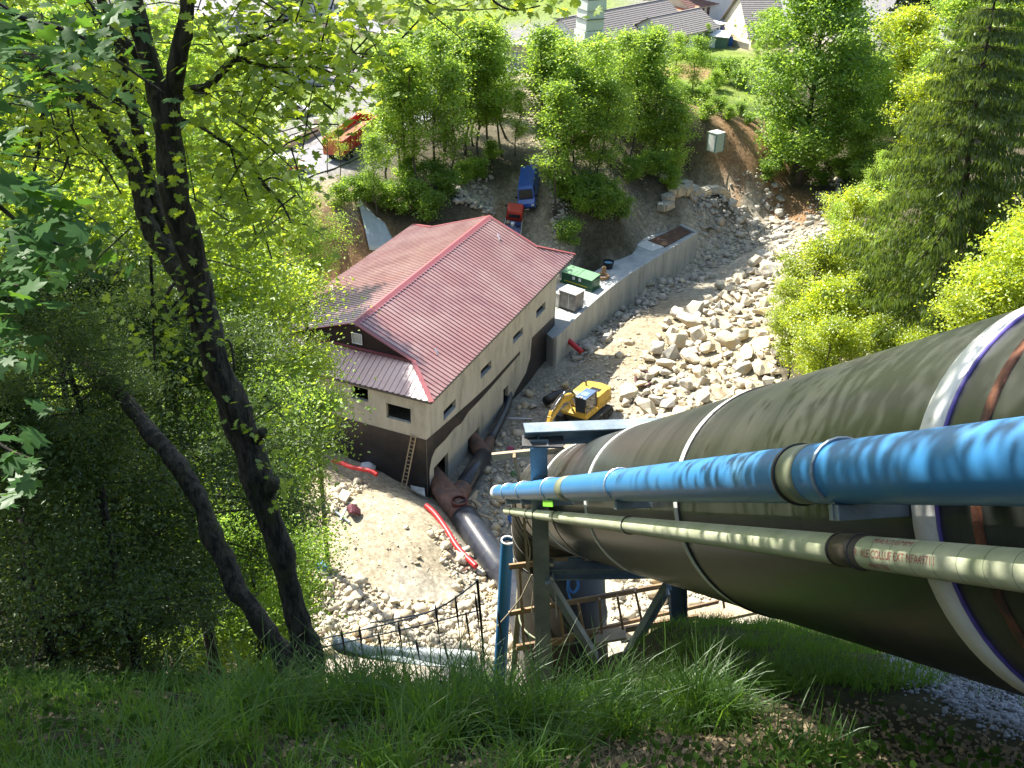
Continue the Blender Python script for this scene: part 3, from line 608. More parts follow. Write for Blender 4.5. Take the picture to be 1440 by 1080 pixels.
m = MB(); m.tube([pb, pa - dd * .10], .134, 20, True); m.build('bore', mat('pipe_inside', (.42, .34, .24)), up)
u2 = thing('upright_grey_pipe', 'slim beige pipe with black collar standing beside the upright blue pipe', 'pipe', AY(722, 925, 18.8))
pa, pb = AY(735, 776, 18.8), AY(722, 950, 18.8); dd = (pa - pb).normalized()
m = MB(); m.tube([pb, pa], .075, 20); m.build('pipe_wall', mat('beige_pipe', (.36, .33, .22), (.28, .26, .18), .6), u2, True)
m = MB(); m.ring(pa - dd * .12, dd, .05, .088, .26, 20); m.build('collar', BLKPE, u2, True)
m = MB(); m.ring(pa + dd * .01, dd, .0, .08, .02, 20); m.build('end_cap', mat('beige_end', (.5, .46, .36)), u2)
m = MB(); m.tube([AY(748, 808, 15), AY(733, 840, 15), AY(716, 862, 15.4), AY(700, 880, 15.5)], .015, 6); tag(m.build('rope', mat('rope', (.4, .34, .24))), 'pale rope tied slantwise from the steel portal to the timber rail', 'rope')
m = MB(); pts_ = [AY(737, 700 + i * 10, 15.9 + .02 * math.sin(i)) + Vector((math.sin(i * 1.1) * .03 + i * .012, 0, 0)) for i in range(22)]; m.tube(pts_, .014, 5); tag(m.build('hanging_cord', mat('rope', (.4, .34, .24))), 'thin white cord hanging behind the steel post', 'cord')
hk = thing('blue_strap', 'loop of blue strap hanging under the penstock elbow', 'strap', AY(805, 800, 14.5))
m = MB(); pts_ = [AY(806 + 7 * math.cos(a), 822 + 11 * math.sin(a), 14.5) for a in np.linspace(-1.6, 4.6, 20)]; m.tube(pts_, .028, 6); m.tube([AY(800, 812, 14.5), AY(798, 830, 14.5), AY(802, 842, 14.5)], .022, 6); m.build('loop', mat('blue_strap', (.06, .25, .75)), hk)
m = MB(); m.box(AY(808, 790, 14.5), (.24, .04, .16)); m.build('wrap', mat('blue_wrap', (.08, .16, .26)), hk)

# ---------------------------------------------------------------- trench pipes beside the building
pm_ = thing('lower_penstock', 'black coated penstock lying in the trench with rust coloured branches', 'pipe', G(660, 740, 0))
def bez(pts, n=24):
    P = [Vector(p) for p in pts]; out = []
    P2 = [P[0]] + P + [P[-1]]
    per = max(2, n // (len(P) - 1))
    for i in range(1, len(P2) - 2):
        p0, p1, p2, p3 = P2[i - 1:i + 3]
        for k in range(per):
            t = k / per; out.append(.5 * ((2 * p1) + (-p0 + p2) * t + (2 * p0 - 5 * p1 + 4 * p2 - p3) * t * t + (-p0 + 3 * p1 - 3 * p2 + p3) * t ** 3))
    out.append(P[-1]); return out
q0, q1, q2 = G(653, 727, .35), G(700, 796, .5), G(614, 677, .25)
ext = [q0, q1, G(722, 826, 1.3), Vector((2.0, 42, 4.2)), Vector((1.9, 34, 13.4)), Vector((1.9, 26, 22.3)), PEND + Vector((0, 0, -.2)), PEND + Vector((0, 0, 1.0))]
m = MB(); m.tube(bez(ext, 70), 1.02, 36); m.build('black_section', BLACKP, pm_, True)
m = MB(); m.tube([q0 + (q0 - q1).normalized() * -.3, q0.lerp(q2, .5), q2, G(604, 664, .3)], [.98, .93, .85, .8], 36); m.build('rusty_branch', RUSTPIPE, pm_, True)
r1 = G(650, 688, .15); r1b = G(637, 712, .25)
m = MB(); m.tube([r1b, r1, r1 + (r1 - r1b) * .12], [.85, .72, .70], 30); m.build('rusty_branch', RUSTPIPE, pm_, True)
r2 = G(680, 640, .1)
m = MB(); m.tube([r1, r1.lerp(r2, .5), r2], .70, 30); m.build('black_section', BLACKP, pm_, True)
r3 = G(666, 619, .1); r4 = G(689, 619, 0)
m = MB(); m.tube([r2 + (r1 - r2) * .1, r2, r2.lerp(r3, .4), r3, r3 + (r3 - r2) * .4], [.69, .7, .66, .62, .6], 30); m.build('rusty_branch', RUSTPIPE, pm_, True)
m = MB(); m.tube([r2, r4], [.5, .42], 24); m.build('rusty_branch', RUSTPIPE, pm_, True)
m = MB(); m.tube(bez([r4, G(705, 588, .0), G(715, 562, .1), G(712, 545, .5)], 14), .38, 24); m.build('black_section', BLACKP, pm_, True)
st = G(646, 712, .9); m = MB(); m.tube([st - Vector((0, 0, .6)), st + Vector((0, 0, .55))], .58, 28, False); m.ring(st + Vector((0, 0, .55)), (0, 0, 1), .5, .62, .06, 28); m.build('open_stub', mat('stub_red', (.07, .02, .018), (.12, .03, .02), .7), pm_, True)
m = MB(); m.tube([st - Vector((0, 0, .6)), st + Vector((0, 0, -.2))], .5, 20); m.build('stub_bore', BLKPE, pm_)
m = MB(); m.ring(G(652, 720, .35) , (q0 - q1), .99, 1.06, .12, 36); m.build('flange', DKSTEEL, pm_)
def hose(name, label, pts, r, m_, ribs=True, n=30, cat='hose'):
    P = bez(pts, n); m = MB()
    if ribs:
        PP = []; 
        for i in range(len(P) - 1):
            for k in range(4): PP.append(P[i].lerp(P[i + 1], k / 4))
        m.tube(PP, [r * (1 + .10 * (i % 2)) for i in range(len(PP))], 10)
    else: m.tube(P, r, 12)
    return tag(m.build(name, m_, smooth=True), label, cat)
hose('red_conduit', 'red corrugated conduit running along the trench beside the black penstock', [G(599, 711, 1.6), G(612, 723, 1.5), G(628, 745, 1.3), G(645, 772, 1.2), G(670, 797, 1.1)], .2, RED)
hose('red_conduit', 'red conduit lying at the foot of the dark front wall', [G(468, 648, 2.6), G(480, 651, 2.7), G(495, 657, 2.9), G(520, 662, 3.0), G(530, 668, 2.9)], .16, RED)
hose('red_duct', 'straight red duct sticking out past the far corner of the building', [G(779, 463, 1.6), G(796, 476, 1.0), G(818, 495, .3)], .27, RED, False)
hose('brown_hose', 'rusty brown hose curling out from under the yellow rock', [G(628, 786, 1.0), G(640, 798, .9), G(652, 803, .8), G(658, 799, .6)], .16, RUSTPIPE, False)
hose('hose_loop', 'dark red and black hose coiled in a ring by the boulders', [G(905 + 11.5 * math.cos(a), 533 + 10.5 * math.sin(a), .9) for a in np.linspace(0.3, 6.3, 12)], .1, mat('hose_dark', (.10, .03, .035)), False, 40)
hose('black_pipe_offcut', 'short black plastic pipe lying left of the excavator', [G(768, 564, .4), G(780, 557, .4), G(793, 553, .4)], .42, BLKPE, False, 6, 'pipe')
hose('steel_bar', 'thin steel bar on the mud between the building and the excavator', [G(708, 588, 0), G(750, 589, 0)], .08, SILV, False, 4, 'bar')
hose('rod', 'long thin timber lying across the rubble beside the rusty branch', [G(655, 718, .6), G(675, 724, .4), G(692, 729, .3)], .09, WOODL, False, 4, 'timber')
for k, (a, b, c) in enumerate((((660, 703), (672, 690), 'leaning'), ((664, 712), (670, 695), 'upright'), ((662, 699), (676, 712), 'crosswise'), ((668, 714), (674, 706), 'short'))):
    m = MB(); m.bar(G(*a, .2), G(*b, .5), .22, .08); tag(m.build('scrap_board', WOODL), '%s scrap board in the small heap right of the rusty branch' % c, 'board')
# things lying on the mound
bk = thing('bicycle_frame_scrap', 'maroon bundle and grey bars dumped on the pale mound', 'scrap', G(492, 718, 2.6))
m = MB(); m.bar(G(472, 720, 2.9), G(492, 735, 2.9), .14); m.bar(G(478, 732, 2.9), G(487, 715, 3.1), .12); m.build('bar', GALV, bk)
m = MB(); 
for i in range(6): m.tube(bez([G(488 + i, 716 + i, 3.0), G(495, 710 + i * 2, 3.4), G(506, 718 + i, 3.0)], 8), .12, 6)
m.build('bundle', mat('maroon', (.13, .03, .04)), bk)
m = MB(); m.prism([G(474, 703, 2.75), G(486, 708, 2.75), G(494, 695, 2.75), G(482, 690, 2.75)], (0, 0, .18)); tag(m.build('stone_slab', STONE), 'thin pale slab lying flat on the mound above the maroon bundle', 'slab')
m = MB(); m.prism([G(577, 684, .6), G(580, 690, .6), G(598, 699, .6), G(597, 688, .6)], (0, 0, .12)); tag(m.build('concrete_pad', CONC2), 'small pale pad at the foot of the building corner', 'pad')

# ---------------------------------------------------------------- ground placement of vehicles
def place(th, x, y, heading, scale=1.0, lift=0.0):
    """heading: angle of local +X from world +X; tilts with the ground"""
    d = Vector((math.cos(heading), math.sin(heading), 0)); s_ = Vector((-d.y, d.x, 0))
    za = tz(x + d.x * 2, y + d.y * 2); zb = tz(x - d.x * 2, y - d.y * 2); zc = tz(x + s_.x * 1.2, y + s_.y * 1.2); zd = tz(x - s_.x * 1.2, y - s_.y * 1.2)
    X = Vector((d.x, d.y, (za - zb) / 4)).normalized(); Yv = Vector((s_.x, s_.y, (zc - zd) / 2.4)).normalized(); Z = X.cross(Yv).normalized(); Yv = Z.cross(X)
    M = Matrix((X, Yv, Z)).transposed(); th.rotation_euler = M.to_euler(); th.location = (x, y, (za + zb + zc + zd) / 4 + lift); th.scale = (scale,) * 3
class TB:   # builds parts in the thing's own frame
    def __init__(s, th): s.th = th
    def part(s, nm, m_, fn, smooth=False, bevel=0, parent=None, **kw):
        mb = MB(); fn(mb); o = mb.build(nm, m_, None, smooth, bevel, **kw); o.parent = parent or s.th; return o
    def wheel(s, x, y, r, w_):
        t = s.part('wheel', TYRE, lambda m: m.tube([(x, y - w_ / 2, r), (x, y + w_ / 2, r)], r, 20))
        sg = 1 if y > 0 else -1
        s.part('rim', SILV, lambda m: m.tube([(x, y + sg * w_ * .4, r), (x, y + sg * w_ * .53, r)], r * .6, 14), parent=t)
def shape(prof, y0, y1, y0t=None):   # side profile (x,z) extruded across
    def f(m):
        n = len(prof); b = len(m.v); zs = [p[1] for p in prof]; z0, z1 = min(zs), max(zs)
        for sgn in (-1, 1):
            for x, z in prof:
                k = (z - z0) / (z1 - z0); yy = y0 + (y1 - y0) * max(0, (k - .45) / .55); m.v.append(Vector((x, sgn * yy, z)))
        m.f.append([b + i for i in range(n)][::-1]); m.f.append([b + n + i for i in range(n)]); m.m += [m.mi, m.mi]
        for i in range(n):
            j = (i + 1) % n; m.f.append([b + i, b + j, b + n + j, b + n + i]); m.m.append(m.mi)
    return f
# blue van
BLUEV = mat('blue_paint', (.02, .10, .42), (.02, .08, .34), .3, 2, coat=.5)
van = thing('parked_van', 'bright blue panel van parked nose down on the dirt track', 'van'); v = TB(van)
v.part('body', BLUEV, shape([(-2.6, .4), (2.5, .4), (2.62, .75), (2.5, 1.1), (1.85, 1.25), (1.15, 2.1), (.9, 2.2), (-2.5, 2.22), (-2.62, 2.0)], .98, .86), bevel=.05)
v.part('windscreen', GLASS, lambda m: m.prism([(1.80, -.80, 1.30), (1.80, .80, 1.30), (1.20, .72, 2.03), (1.20, -.72, 2.03)], (.05, 0, .04)))
for sg in (-1, 1):
    v.part('side_window', GLASS, lambda m: m.prism([(1.5, sg * .93, 1.3), (.5, sg * .93, 1.3), (.55, sg * .885, 1.9), (1.05, sg * .885, 1.9)], (0, sg * .03, 0)))
    v.part('mirror', BLKPE, lambda m: m.box((1.55, sg * 1.12, 1.35), (.12, .24, .26)), bevel=.02)
    v.part('headlight', mat('lamp_glass', (.6, .62, .62), None, .2), lambda m: m.box((2.53, sg * .74, .92), (.22, .36, .2)), bevel=.04)
    v.wheel(1.75, sg * .86, .34, .22); v.wheel(-1.7, sg * .86, .34, .22)
v.part('bumper', BLKPE, lambda m: m.box((2.62, 0, .5), (.16, 1.84, .26)), bevel=.03)
v.part('number_plate', WHITE, lambda m: m.box((2.72, 0, .52), (.02, .52, .12)))
for i in range(6): v.part('roof_rib', BLUEV, lambda m: m.box((-.85, -.62 + i * .25, 2.23), (3.0, .07, .035)))
v.part('wiper', BLKPE, lambda m: m.box((1.86, 0, 1.27), (.06, 1.5, .03)))
g_ = G(746, 272, 7.6); place(van, g_.x, g_.y, math.radians(-96))
# red pickup
pk = thing('parked_pickup', 'small red flatbed pickup with a white bucket in its bed', 'pickup'); v = TB(pk)
v.part('cab', REDP, shape([(-.3, .4), (1.9, .4), (2.0, .9), (1.6, 1.2), (1.1, 1.95), (-.15, 2.0), (-.3, 1.8)], .92, .8), bevel=.05)
v.part('rear_window', GLASS, lambda m: m.prism([(-.31, -.62, 1.2), (-.31, .62, 1.2), (-.27, .6, 1.72), (-.27, -.6, 1.72)], (-.03, 0, 0)))
v.part('windscreen', GLASS, lambda m: m.prism([(1.58, -.74, 1.24), (1.58, .74, 1.24), (1.14, .68, 1.85), (1.14, -.68, 1.85)], (.04, 0, .03)))
v.part('flatbed', mat('bed_blue', (.09, .09, .2), (.2, .2, .24)), lambda m: (m.box((-1.75, 0, .72), (2.7, 1.9, .08))))
for sg in (-1, 1):
    v.part('side_board', SILV, lambda m: m.box((-1.75, sg * .93, .93), (2.7, .05, .36)))
    v.wheel(1.2, sg * .8, .33, .2); v.wheel(-1.8, sg * .8, .33, .2)
    v.part('mirror', BLKPE, lambda m: m.box((1.2, sg * 1.05, 1.3), (.1, .22, .2)))
v.part('tailboard', SILV, lambda m: m.box((-3.1, 0, .93), (.05, 1.9, .36)))
v.part('chassis', DKSTEEL, lambda m: m.box((-.9, 0, .5), (4.0, .8, .2)))
g_ = G(722, 318, 5.0); place(pk, g_.x, g_.y, math.radians(85))
_m = Matrix.LocRotScale(pk.location, pk.rotation_euler, None)
for lbl, x_, y_, m2, r_, h_ in (('white plastic bucket standing in the red pickup bed', -1.1, .1, WHITE, .2, .45), ('dark blue crate beside the bucket in the pickup bed', -1.0, -.5, mat('bluecrate', (.02, .03, .12)), .28, .35), ('tan sack slumped in the pickup bed', -.9, .62, WOODL, .22, .35)):
    m = MB(); m.tube([(x_, y_, .77), (x_, y_, .77 + h_)], [r_ * .85, r_], 14 if 'bucket' in lbl or 'sack' in lbl else 4); me_ = m.mesh('bucket', m2); o = obj('bucket' if 'bucket' in lbl else ('crate' if 'crate' in lbl else 'sack'), me_); o.matrix_world = _m; tag(o, lbl, 'bucket' if 'bucket' in lbl else ('crate' if 'crate' in lbl else 'sack'))
# long red tipping trailer full of brushwood
tr = thing('tipper_trailer', 'long red open tipper trailer heaped with green brushwood', 'trailer'); v = TB(tr)
REDT = mat('trailer_red', (.50, .03, .035), (.38, .03, .03), .45, 1, c3=(.40, .12, .03), s3=.6, t3=(.55, .7))
for sg in (-1, 1):
    v.part('side_panel', REDT, lambda m: m.prism([(-5, sg * 1.2, 1.1), (5, sg * 1.2, 1.1), (5, sg * 1.25, 3.0), (-5, sg * 1.25, 2.7)], (0, -sg * .06, 0)))
    for k in range(7): v.part('stake', REDT, lambda m: m.box((-4.5 + k * 1.5, sg * 1.28, 2.0), (.14, .09, 1.7)))
    v.part('top_rail', mat('trailer_pale', (.5, .12, .12)), lambda m: m.bar((-5, sg * 1.25, 2.74), (5, sg * 1.25, 3.04), .1))
    for x_ in (-3.6, -2.3, 3.4): v.wheel(x_, sg * 1.0, .5, .3)
v.part('front_panel', mat('orange_panel', (.55, .2, .04), (.5, .06, .04), .5, .8), lambda m: m.box((-5, 0, 1.9), (.08, 2.5, 1.7)))
v.part('tail_panel', REDT, lambda m: m.box((5, 0, 2.0), (.08, 2.5, 2.0)))
v.part('floor', DKSTEEL, lambda m: m.box((0, 0, 1.05), (10, 2.4, .14)))
v.part('load_soil', mat('rust_soil', (.3, .12, .05), (.2, .09, .05), .9), lambda m: m.box((0, 0, 1.7), (9.6, 2.3, 1.0)))
A_, B_ = G(462, 236, 10), G(528, 190, 10); c_ = (A_ + B_) / 2; place(tr, c_.x, c_.y, math.atan2(B_.y - A_.y, B_.x - A_.x))
yf = thing('yellow_barrier', 'yellow topped red frame standing at the far end of the tipper trailer', 'barrier', G(519, 190, 10)); 
for sg in (0, 1): 
    m = MB(); m.bar(G(506 + 25 * sg, 185 + 8 * sg, 10), G(506 + 25 * sg, 185 + 8 * sg, 12.2), .2); m.build('post', mat('orange', (.5, .16, .03)), yf)
m = MB(); m.bar(G(506, 185, 10) + Vector((0, 0, 2.4)), G(531, 193, 10) + Vector((0, 0, 2.4)), 1.0, .25); m.build('top_beam', mat('yellow', (.7, .5, .03)), yf)
# white and teal jeep seen on the road
jp = thing('parked_jeep', 'boxy white and teal jeep with an orange stripe on the road', 'jeep'); v = TB(jp)
v.part('body', mat('white_car', (.7, .7, .68), None, .35), shape([(-2.1, .45), (2.1, .45), (2.15, .95), (1.2, 1.12), (.75, 1.8), (-2.0, 1.85), (-2.1, 1.5)], .92, .82), bevel=.04)
v.part('roof', PALECAP, lambda m: m.box((-.65, 0, 1.9), (2.7, 1.66, .07)), bevel=.03)
v.part('windscreen', GLASS, lambda m: m.prism([(1.2, -.74, 1.16), (1.2, .74, 1.16), (.8, .68, 1.72), (.8, -.68, 1.72)], (.04, 0, .02)))
v.part('rear_panel', mat('teal', (.18, .33, .32), None, .4), lambda m: m.box((-2.12, 0, 1.25), (.05, 1.66, .95)))
for sg in (-1, 1):
    v.part('side_window', GLASS, lambda m: m.prism([(.9, sg * .905, 1.2), (-.1, sg * .905, 1.2), (-.1, sg * .86, 1.66), (.65, sg * .86, 1.66)], (0, sg * .02, 0)))
    v.part('side_window', GLASS, lambda m: m.prism([(-.3, sg * .905, 1.2), (-1.8, sg * .905, 1.2), (-1.8, sg * .86, 1.66), (-.3, sg * .86, 1.66)], (0, sg * .02, 0)))
    v.part('stripe', mat('stripe_orange', (.55, .10, .02), None, .4), lambda m: m.box((.2, sg * .935, .95), (3.6, .02, .28)))
    v.wheel(1.35, sg * .85, .38, .22); v.wheel(-1.3, sg * .85, .38, .22)
g_ = G(404, 246, 10); place(jp, g_.x, g_.y, math.radians(18), 1.05)

# ---------------------------------------------------------------- excavator
ex = thing('excavator', 'yellow tracked excavator working on the rubble with its boom folded down', 'excavator'); v = TB(ex)
for sg in (-1, 1):
    def trk(m):
        P = [(-2.0, .45), (-1.7, .12), (1.7, .12), (2.0, .45), (1.75, .85), (-1.75, .85)]
        m.prism([(x, sg * 1.05, z) for x, z in P], (0, sg * .6, 0))
    t_ = v.part('track', TYRE, trk, bevel=.05)
    for k in range(16): v.part('track_pad', mat('track_steel', (.12, .11, .10), (.07, .065, .06), .6), lambda m: m.box((-1.7 + k * .227, sg * 1.35, .885), (.17, .6, .05)), parent=t_)
    for k in range(5): v.part('roller', DKSTEEL, lambda m: m.tube([(-1.4 + k * .7, sg * 1.6, .38), (-1.4 + k * .7, sg * 1.68, .38)], .22, 12), parent=t_)
v.part('undercarriage', DKSTEEL, lambda m: m.box((0, 0, .7), (2.4, 2.2, .5)))
v.part('slew_ring', DKSTEEL, lambda m: m.tube([(0, 0, .9), (0, 0, 1.12)], .7, 20))
v.part('deck', YEL, lambda m: m.box((-.35, 0, 1.25), (4.0, 2.5, .28)), bevel=.05)
v.part('counterweight', YEL, lambda m: m.prism([(-2.55, -1.1, 1.2), (-2.75, 0, 1.2), (-2.55, 1.1, 1.2), (-1.9, 1.25, 1.2), (-1.9, -1.25, 1.2)], (0, 0, 1.0)), bevel=.07)
v.part('engine_cover', YEL, lambda m: m.box((-1.1, 0, 1.85), (1.7, 2.45, .95)), bevel=.07)
v.part('engine_grille', BLKPE, lambda m: m.box((-1.25, .35, 2.34), (.5, .9, .03)))
v.part('vent_plate', mat('tanplate', (.45, .38, .2)), lambda m: m.box((.15, -.85, 1.9), (1.0, .75, .75)), bevel=.05)
v.part('exhaust', DKSTEEL, lambda m: m.tube([(-1.5, -.7, 2.3), (-1.5, -.7, 2.75)], .07, 10))
v.part('cab', YEL, lambda m: (m.box((.85, .72, 1.5), (1.7, 1.0, .35))), bevel=.03)
v.part('cab_glass', GLASS, lambda m: m.box((.85, .72, 2.28), (1.62, .94, 1.3)), bevel=.04)
v.part('cab_roof', mat('cab_roof_blue', (.10, .17, .30), (.08, .12, .22), .35), lambda m: m.box((.82, .72, 2.98), (1.7, 1.0, .10)), bevel=.04)
v.part('roof_hatch', mat('hatch_glass', (.25, .4, .5), None, .2), lambda m: m.box((.95, .72, 3.045), (.6, .6, .04)))
for x_ in (.05, 1.66):
    for y_ in (.25, 1.19): v.part('cab_post', DKSTEEL, lambda m: m.box((x_, y_, 2.3), (.09, .09, 1.34)))
v.part('handrail', YEL, lambda m: m.tube([(1.75, 1.2, 1.5), (1.75, 1.2, 2.2), (1.2, 1.25, 2.2)], .03, 6))
bm_ = [(.5, -.15, 1.5), (1.8, -.15, 3.0), (3.0, -.15, 3.3), (4.9, -.15, 2.5)]
def boxbeam(m, P, ws, hs_):
    for i in range(len(P) - 1):
        m.bar(P[i], P[i + 1], ws[i], hs_[i])
v.part('boom', YEL, lambda m: boxbeam(m, bm_, (.4, .4, .38), (.45, .55, .4)), bevel=.03)
v.part('boom_cylinder', SILV, lambda m: (m.tube([(1.1, -.45, 1.4), (1.9, -.45, 2.9)], .09, 10), m.tube([(1.1, .15, 1.4), (1.9, .15, 2.9)], .09, 10)))
v.part('hoses', BLKPE, lambda m: [m.tube(bez([(.6, y_, 1.9), (1.7, y_, 3.45), (3.0, y_, 3.72), (4.4, y_, 3.2), (4.9, y_, 2.7)], 12), .035, 6) for y_ in (-.28, -.15, -.02)])
v.part('light', WHITE, lambda m: m.box((1.62, .72, 3.06), (.1, .3, .12)))
v.part('stick', YEL, lambda m: boxbeam(m, [(4.5, -.15, 3.0), (5.1, -.15, 2.0), (5.7, -.15, .8)], (.3, .28), (.42, .3)), bevel=.03)
v.part('stick_cylinder', SILV, lambda m: m.tube([(2.6, -.15, 3.75), (4.4, -.15, 3.1)], .08, 10))
v.part('bucket', mat('bucket_steel', (.16, .12, .08), (.08, .07, .06), .6), lambda m: (m.prism([(5.7, -.7, .95), (6.1, -.7, .6), (5.9, -.7, .1), (5.3, -.7, -.02), (5.25, -.7, .35)], (0, 1.1, 0))), bevel=.03)
g_ = G(822, 590, .1); place(ex, g_.x, g_.y, math.radians(-124), 1.04)

# ---------------------------------------------------------------- riverside platform and what stands on it
pf = thing('concrete_platform', 'long raised concrete platform with a retaining wall beside the river bed', 'platform', G(880, 390, 0))
rgt = [G(779, 474, 2.6), G(806, 447, 2.6), G(830, 425, 2.6), G(855, 404, 2.6), G(880, 386, 2.6), G(930, 355, 2.6), G(979, 326, 2.6)]
lft = [G(953, 313, 2.6), G(930, 322, 2.6), G(905, 333, 2.6), G(880, 345, 2.6), G(843, 375, 2.6), G(815, 392, 2.6), Vector((2.5, 97, 2.6)), Vector((1.0, 90, 2.6))]
m = MB(); m.prism([Vector((p.x, p.y, -2)) for p in rgt + lft], (0, 0, 4.36)); m.build('deck', CONC2, pf)
for i in range(len(rgt) - 1):
    a, b = rgt[i], rgt[i + 1]; d = (b - a).normalized(); nrm = Vector((d.y, -d.x, 0)); n_ = max(1, round((b - a).length / 3)); h0 = 2.66
    for k in range(n_):
        s0, s1 = a.lerp(b, k / n_), a.lerp(b, (k + 1) / n_ - .006)
        mm = MB(); mm.prism([Vector((s0.x, s0.y, -2)), Vector((s1.x, s1.y, -2)), Vector((s1.x, s1.y, -2)) + nrm * .32, Vector((s0.x, s0.y, -2)) + nrm * .32], (0, 0, 2 + h0 + random.uniform(-.01, .01))); mm.build('wall_panel', CONC2, pf, bevel=.015)
a, b = rgt[-1], lft[0]
m = MB(); m.prism([Vector((a.x, a.y, -2)) , Vector((b.x, b.y, -2)), Vector((b.x - .2, b.y - .4, -2)), Vector((a.x - .2, a.y - .4, -2))], (0, 0, 4.7)); m.build('wall_panel', CONC2, pf)
m = MB(); m.prism([G(911, 339, 2.40), G(958, 318, 2.40), G(974, 326, 2.40), G(935, 348, 2.40)], (0, 0, .06)); m.build('rusty_grating', mat('rusty_grating', (.14, .07, .04), (.09, .045, .03), .85, 3, .5, c3=(.3, .2, .12), s3=.8, t3=(.55, .75)), pf)
m = MB(); m.prism([G(893, 345, 2.38), G(910, 338, 2.38), G(934, 348, 2.38), G(917, 354, 2.38)], (0, 0, .05)); m.build('white_slab', mat('fresh_cement', (.72, .70, .66)), pf)
def boxon(name, label, cat, a, b, depth, h, parts):
    """oriented box: front bottom edge a->b, depth away"""
    d = (b - a); L = d.length; d.normalize(); n = Vector((-d.y, d.x, 0)); c = (a + b) / 2 + n * depth / 2
    th = thing(name, label, cat, (c.x, c.y, a.z), math.atan2(d.y, d.x)); return th, L, TB(th)
th, L, v = boxon('green_generator', 'dark green twin lidded generator box with a yellow line on the platform', 'generator', G(789, 397, 2.36), G(832, 411, 2.36), 1.5, 1.4, 0)
v.part('skid', GREENG, lambda m: m.box((0, 0, .12), (L + .2, 1.7, .22)))
v.part('body', GREENG, lambda m: m.box((0, 0, .72), (L, 1.5, 1.0)), bevel=.03)
for s_ in (-1, 1):
    v.part('lid', GREENL, lambda m: m.prism([(s_ * L / 4 - L / 4 + .03, -.82, 1.22), (s_ * L / 4 + L / 4 - .03, -.82, 1.22), (s_ * L / 4 + L / 4 - .03, .8, 1.42), (s_ * L / 4 - L / 4 + .03, .8, 1.42)], (0, 0, .06)))
    v.part('notice', WHITE, lambda m: m.box((s_ * L * .10, -.76, .92), (.3, .02, .34)))
v.part('yellow_line', mat('lemon', (.55, .5, .03)), lambda m: m.box((-.1, -.77, .38), (L * .75, .02, .09)))
v.part('latch', BLKPE, lambda m: m.box((0, -.79, 1.1), (.12, .04, .18)))
th, L, v = boxon('grey_cabinet', 'tall grey metal cabinet with pale top beside the building corner', 'cabinet', G(785, 432, 2.36), G(808, 440, 2.36), 1.5, 1.9, 0)
v.part('body', GREYMETAL, lambda m: m.box((0, 0, 1.0), (L, 1.5, 1.75)), bevel=.02)
v.part('top', PALECAP, lambda m: m.box((0, 0, 1.91), (L + .14, 1.66, .07)))
for k in range(4): v.part('door_post', SILV if k == 2 else GREYMETAL, lambda m: m.box((-L * .4 + k * L * .25, -.765, 1.0), (.05, .03, 1.6)))
v.part('foot', DKSTEEL, lambda m: m.box((0, 0, .06), (L * .9, 1.3, .12)))
th, L, v = boxon('small_grey_cabinet', 'low pale grey box wedged between the tall cabinet and the building', 'cabinet', G(779, 430, 2.36), G(785, 433, 2.36), 1.0, 1.4, 0)
v.part('body', PALECAP, lambda m: m.box((0, 0, .75), (L, 1.0, 1.4)), bevel=.02)
v.part('plinth', DKSTEEL, lambda m: m.box((0, 0, .03), (L * .8, .8, .06)))
v.part('lid', PALECAP, lambda m: m.box((0, 0, 1.48), (L + .08, 1.08, .05)))
cd_ = thing('cable_drum', 'tan coil of cable lying flat near the platform edge', 'cable', G(847, 391, 2.36)); v = TB(cd_)
v.part('coil', mat('tan_cable', (.42, .26, .12), (.3, .18, .09)), lambda m: [m.ring((0, 0, .12 + .1 * k), (0, 0, 1), .55, .75 - .03 * k, .09, 24) for k in range(3)])
v.part('core', mat('tan_cable', (.42, .26, .12)), lambda m: m.tube([(.2, .9, 0), (.2, .9, .9)], [.3, .22], 10))
tb_ = thing('blue_tub', 'black builder tub with a pale blue liner on the platform', 'tub', G(855, 377, 2.36)); v = TB(tb_)
v.part('tub', BLKPE, lambda m: m.tube([(0, 0, 0), (0, 0, .8)], [.45, .62], 14, False) or m.ring((0, 0, .8), (0, 0, 1), .52, .66, .1, 14))
v.part('liner', mat('pale_blue', (.2, .42, .55), None, .3), lambda m: m.tube([(0, 0, .3), (0, 0, .6)], .5, 12))
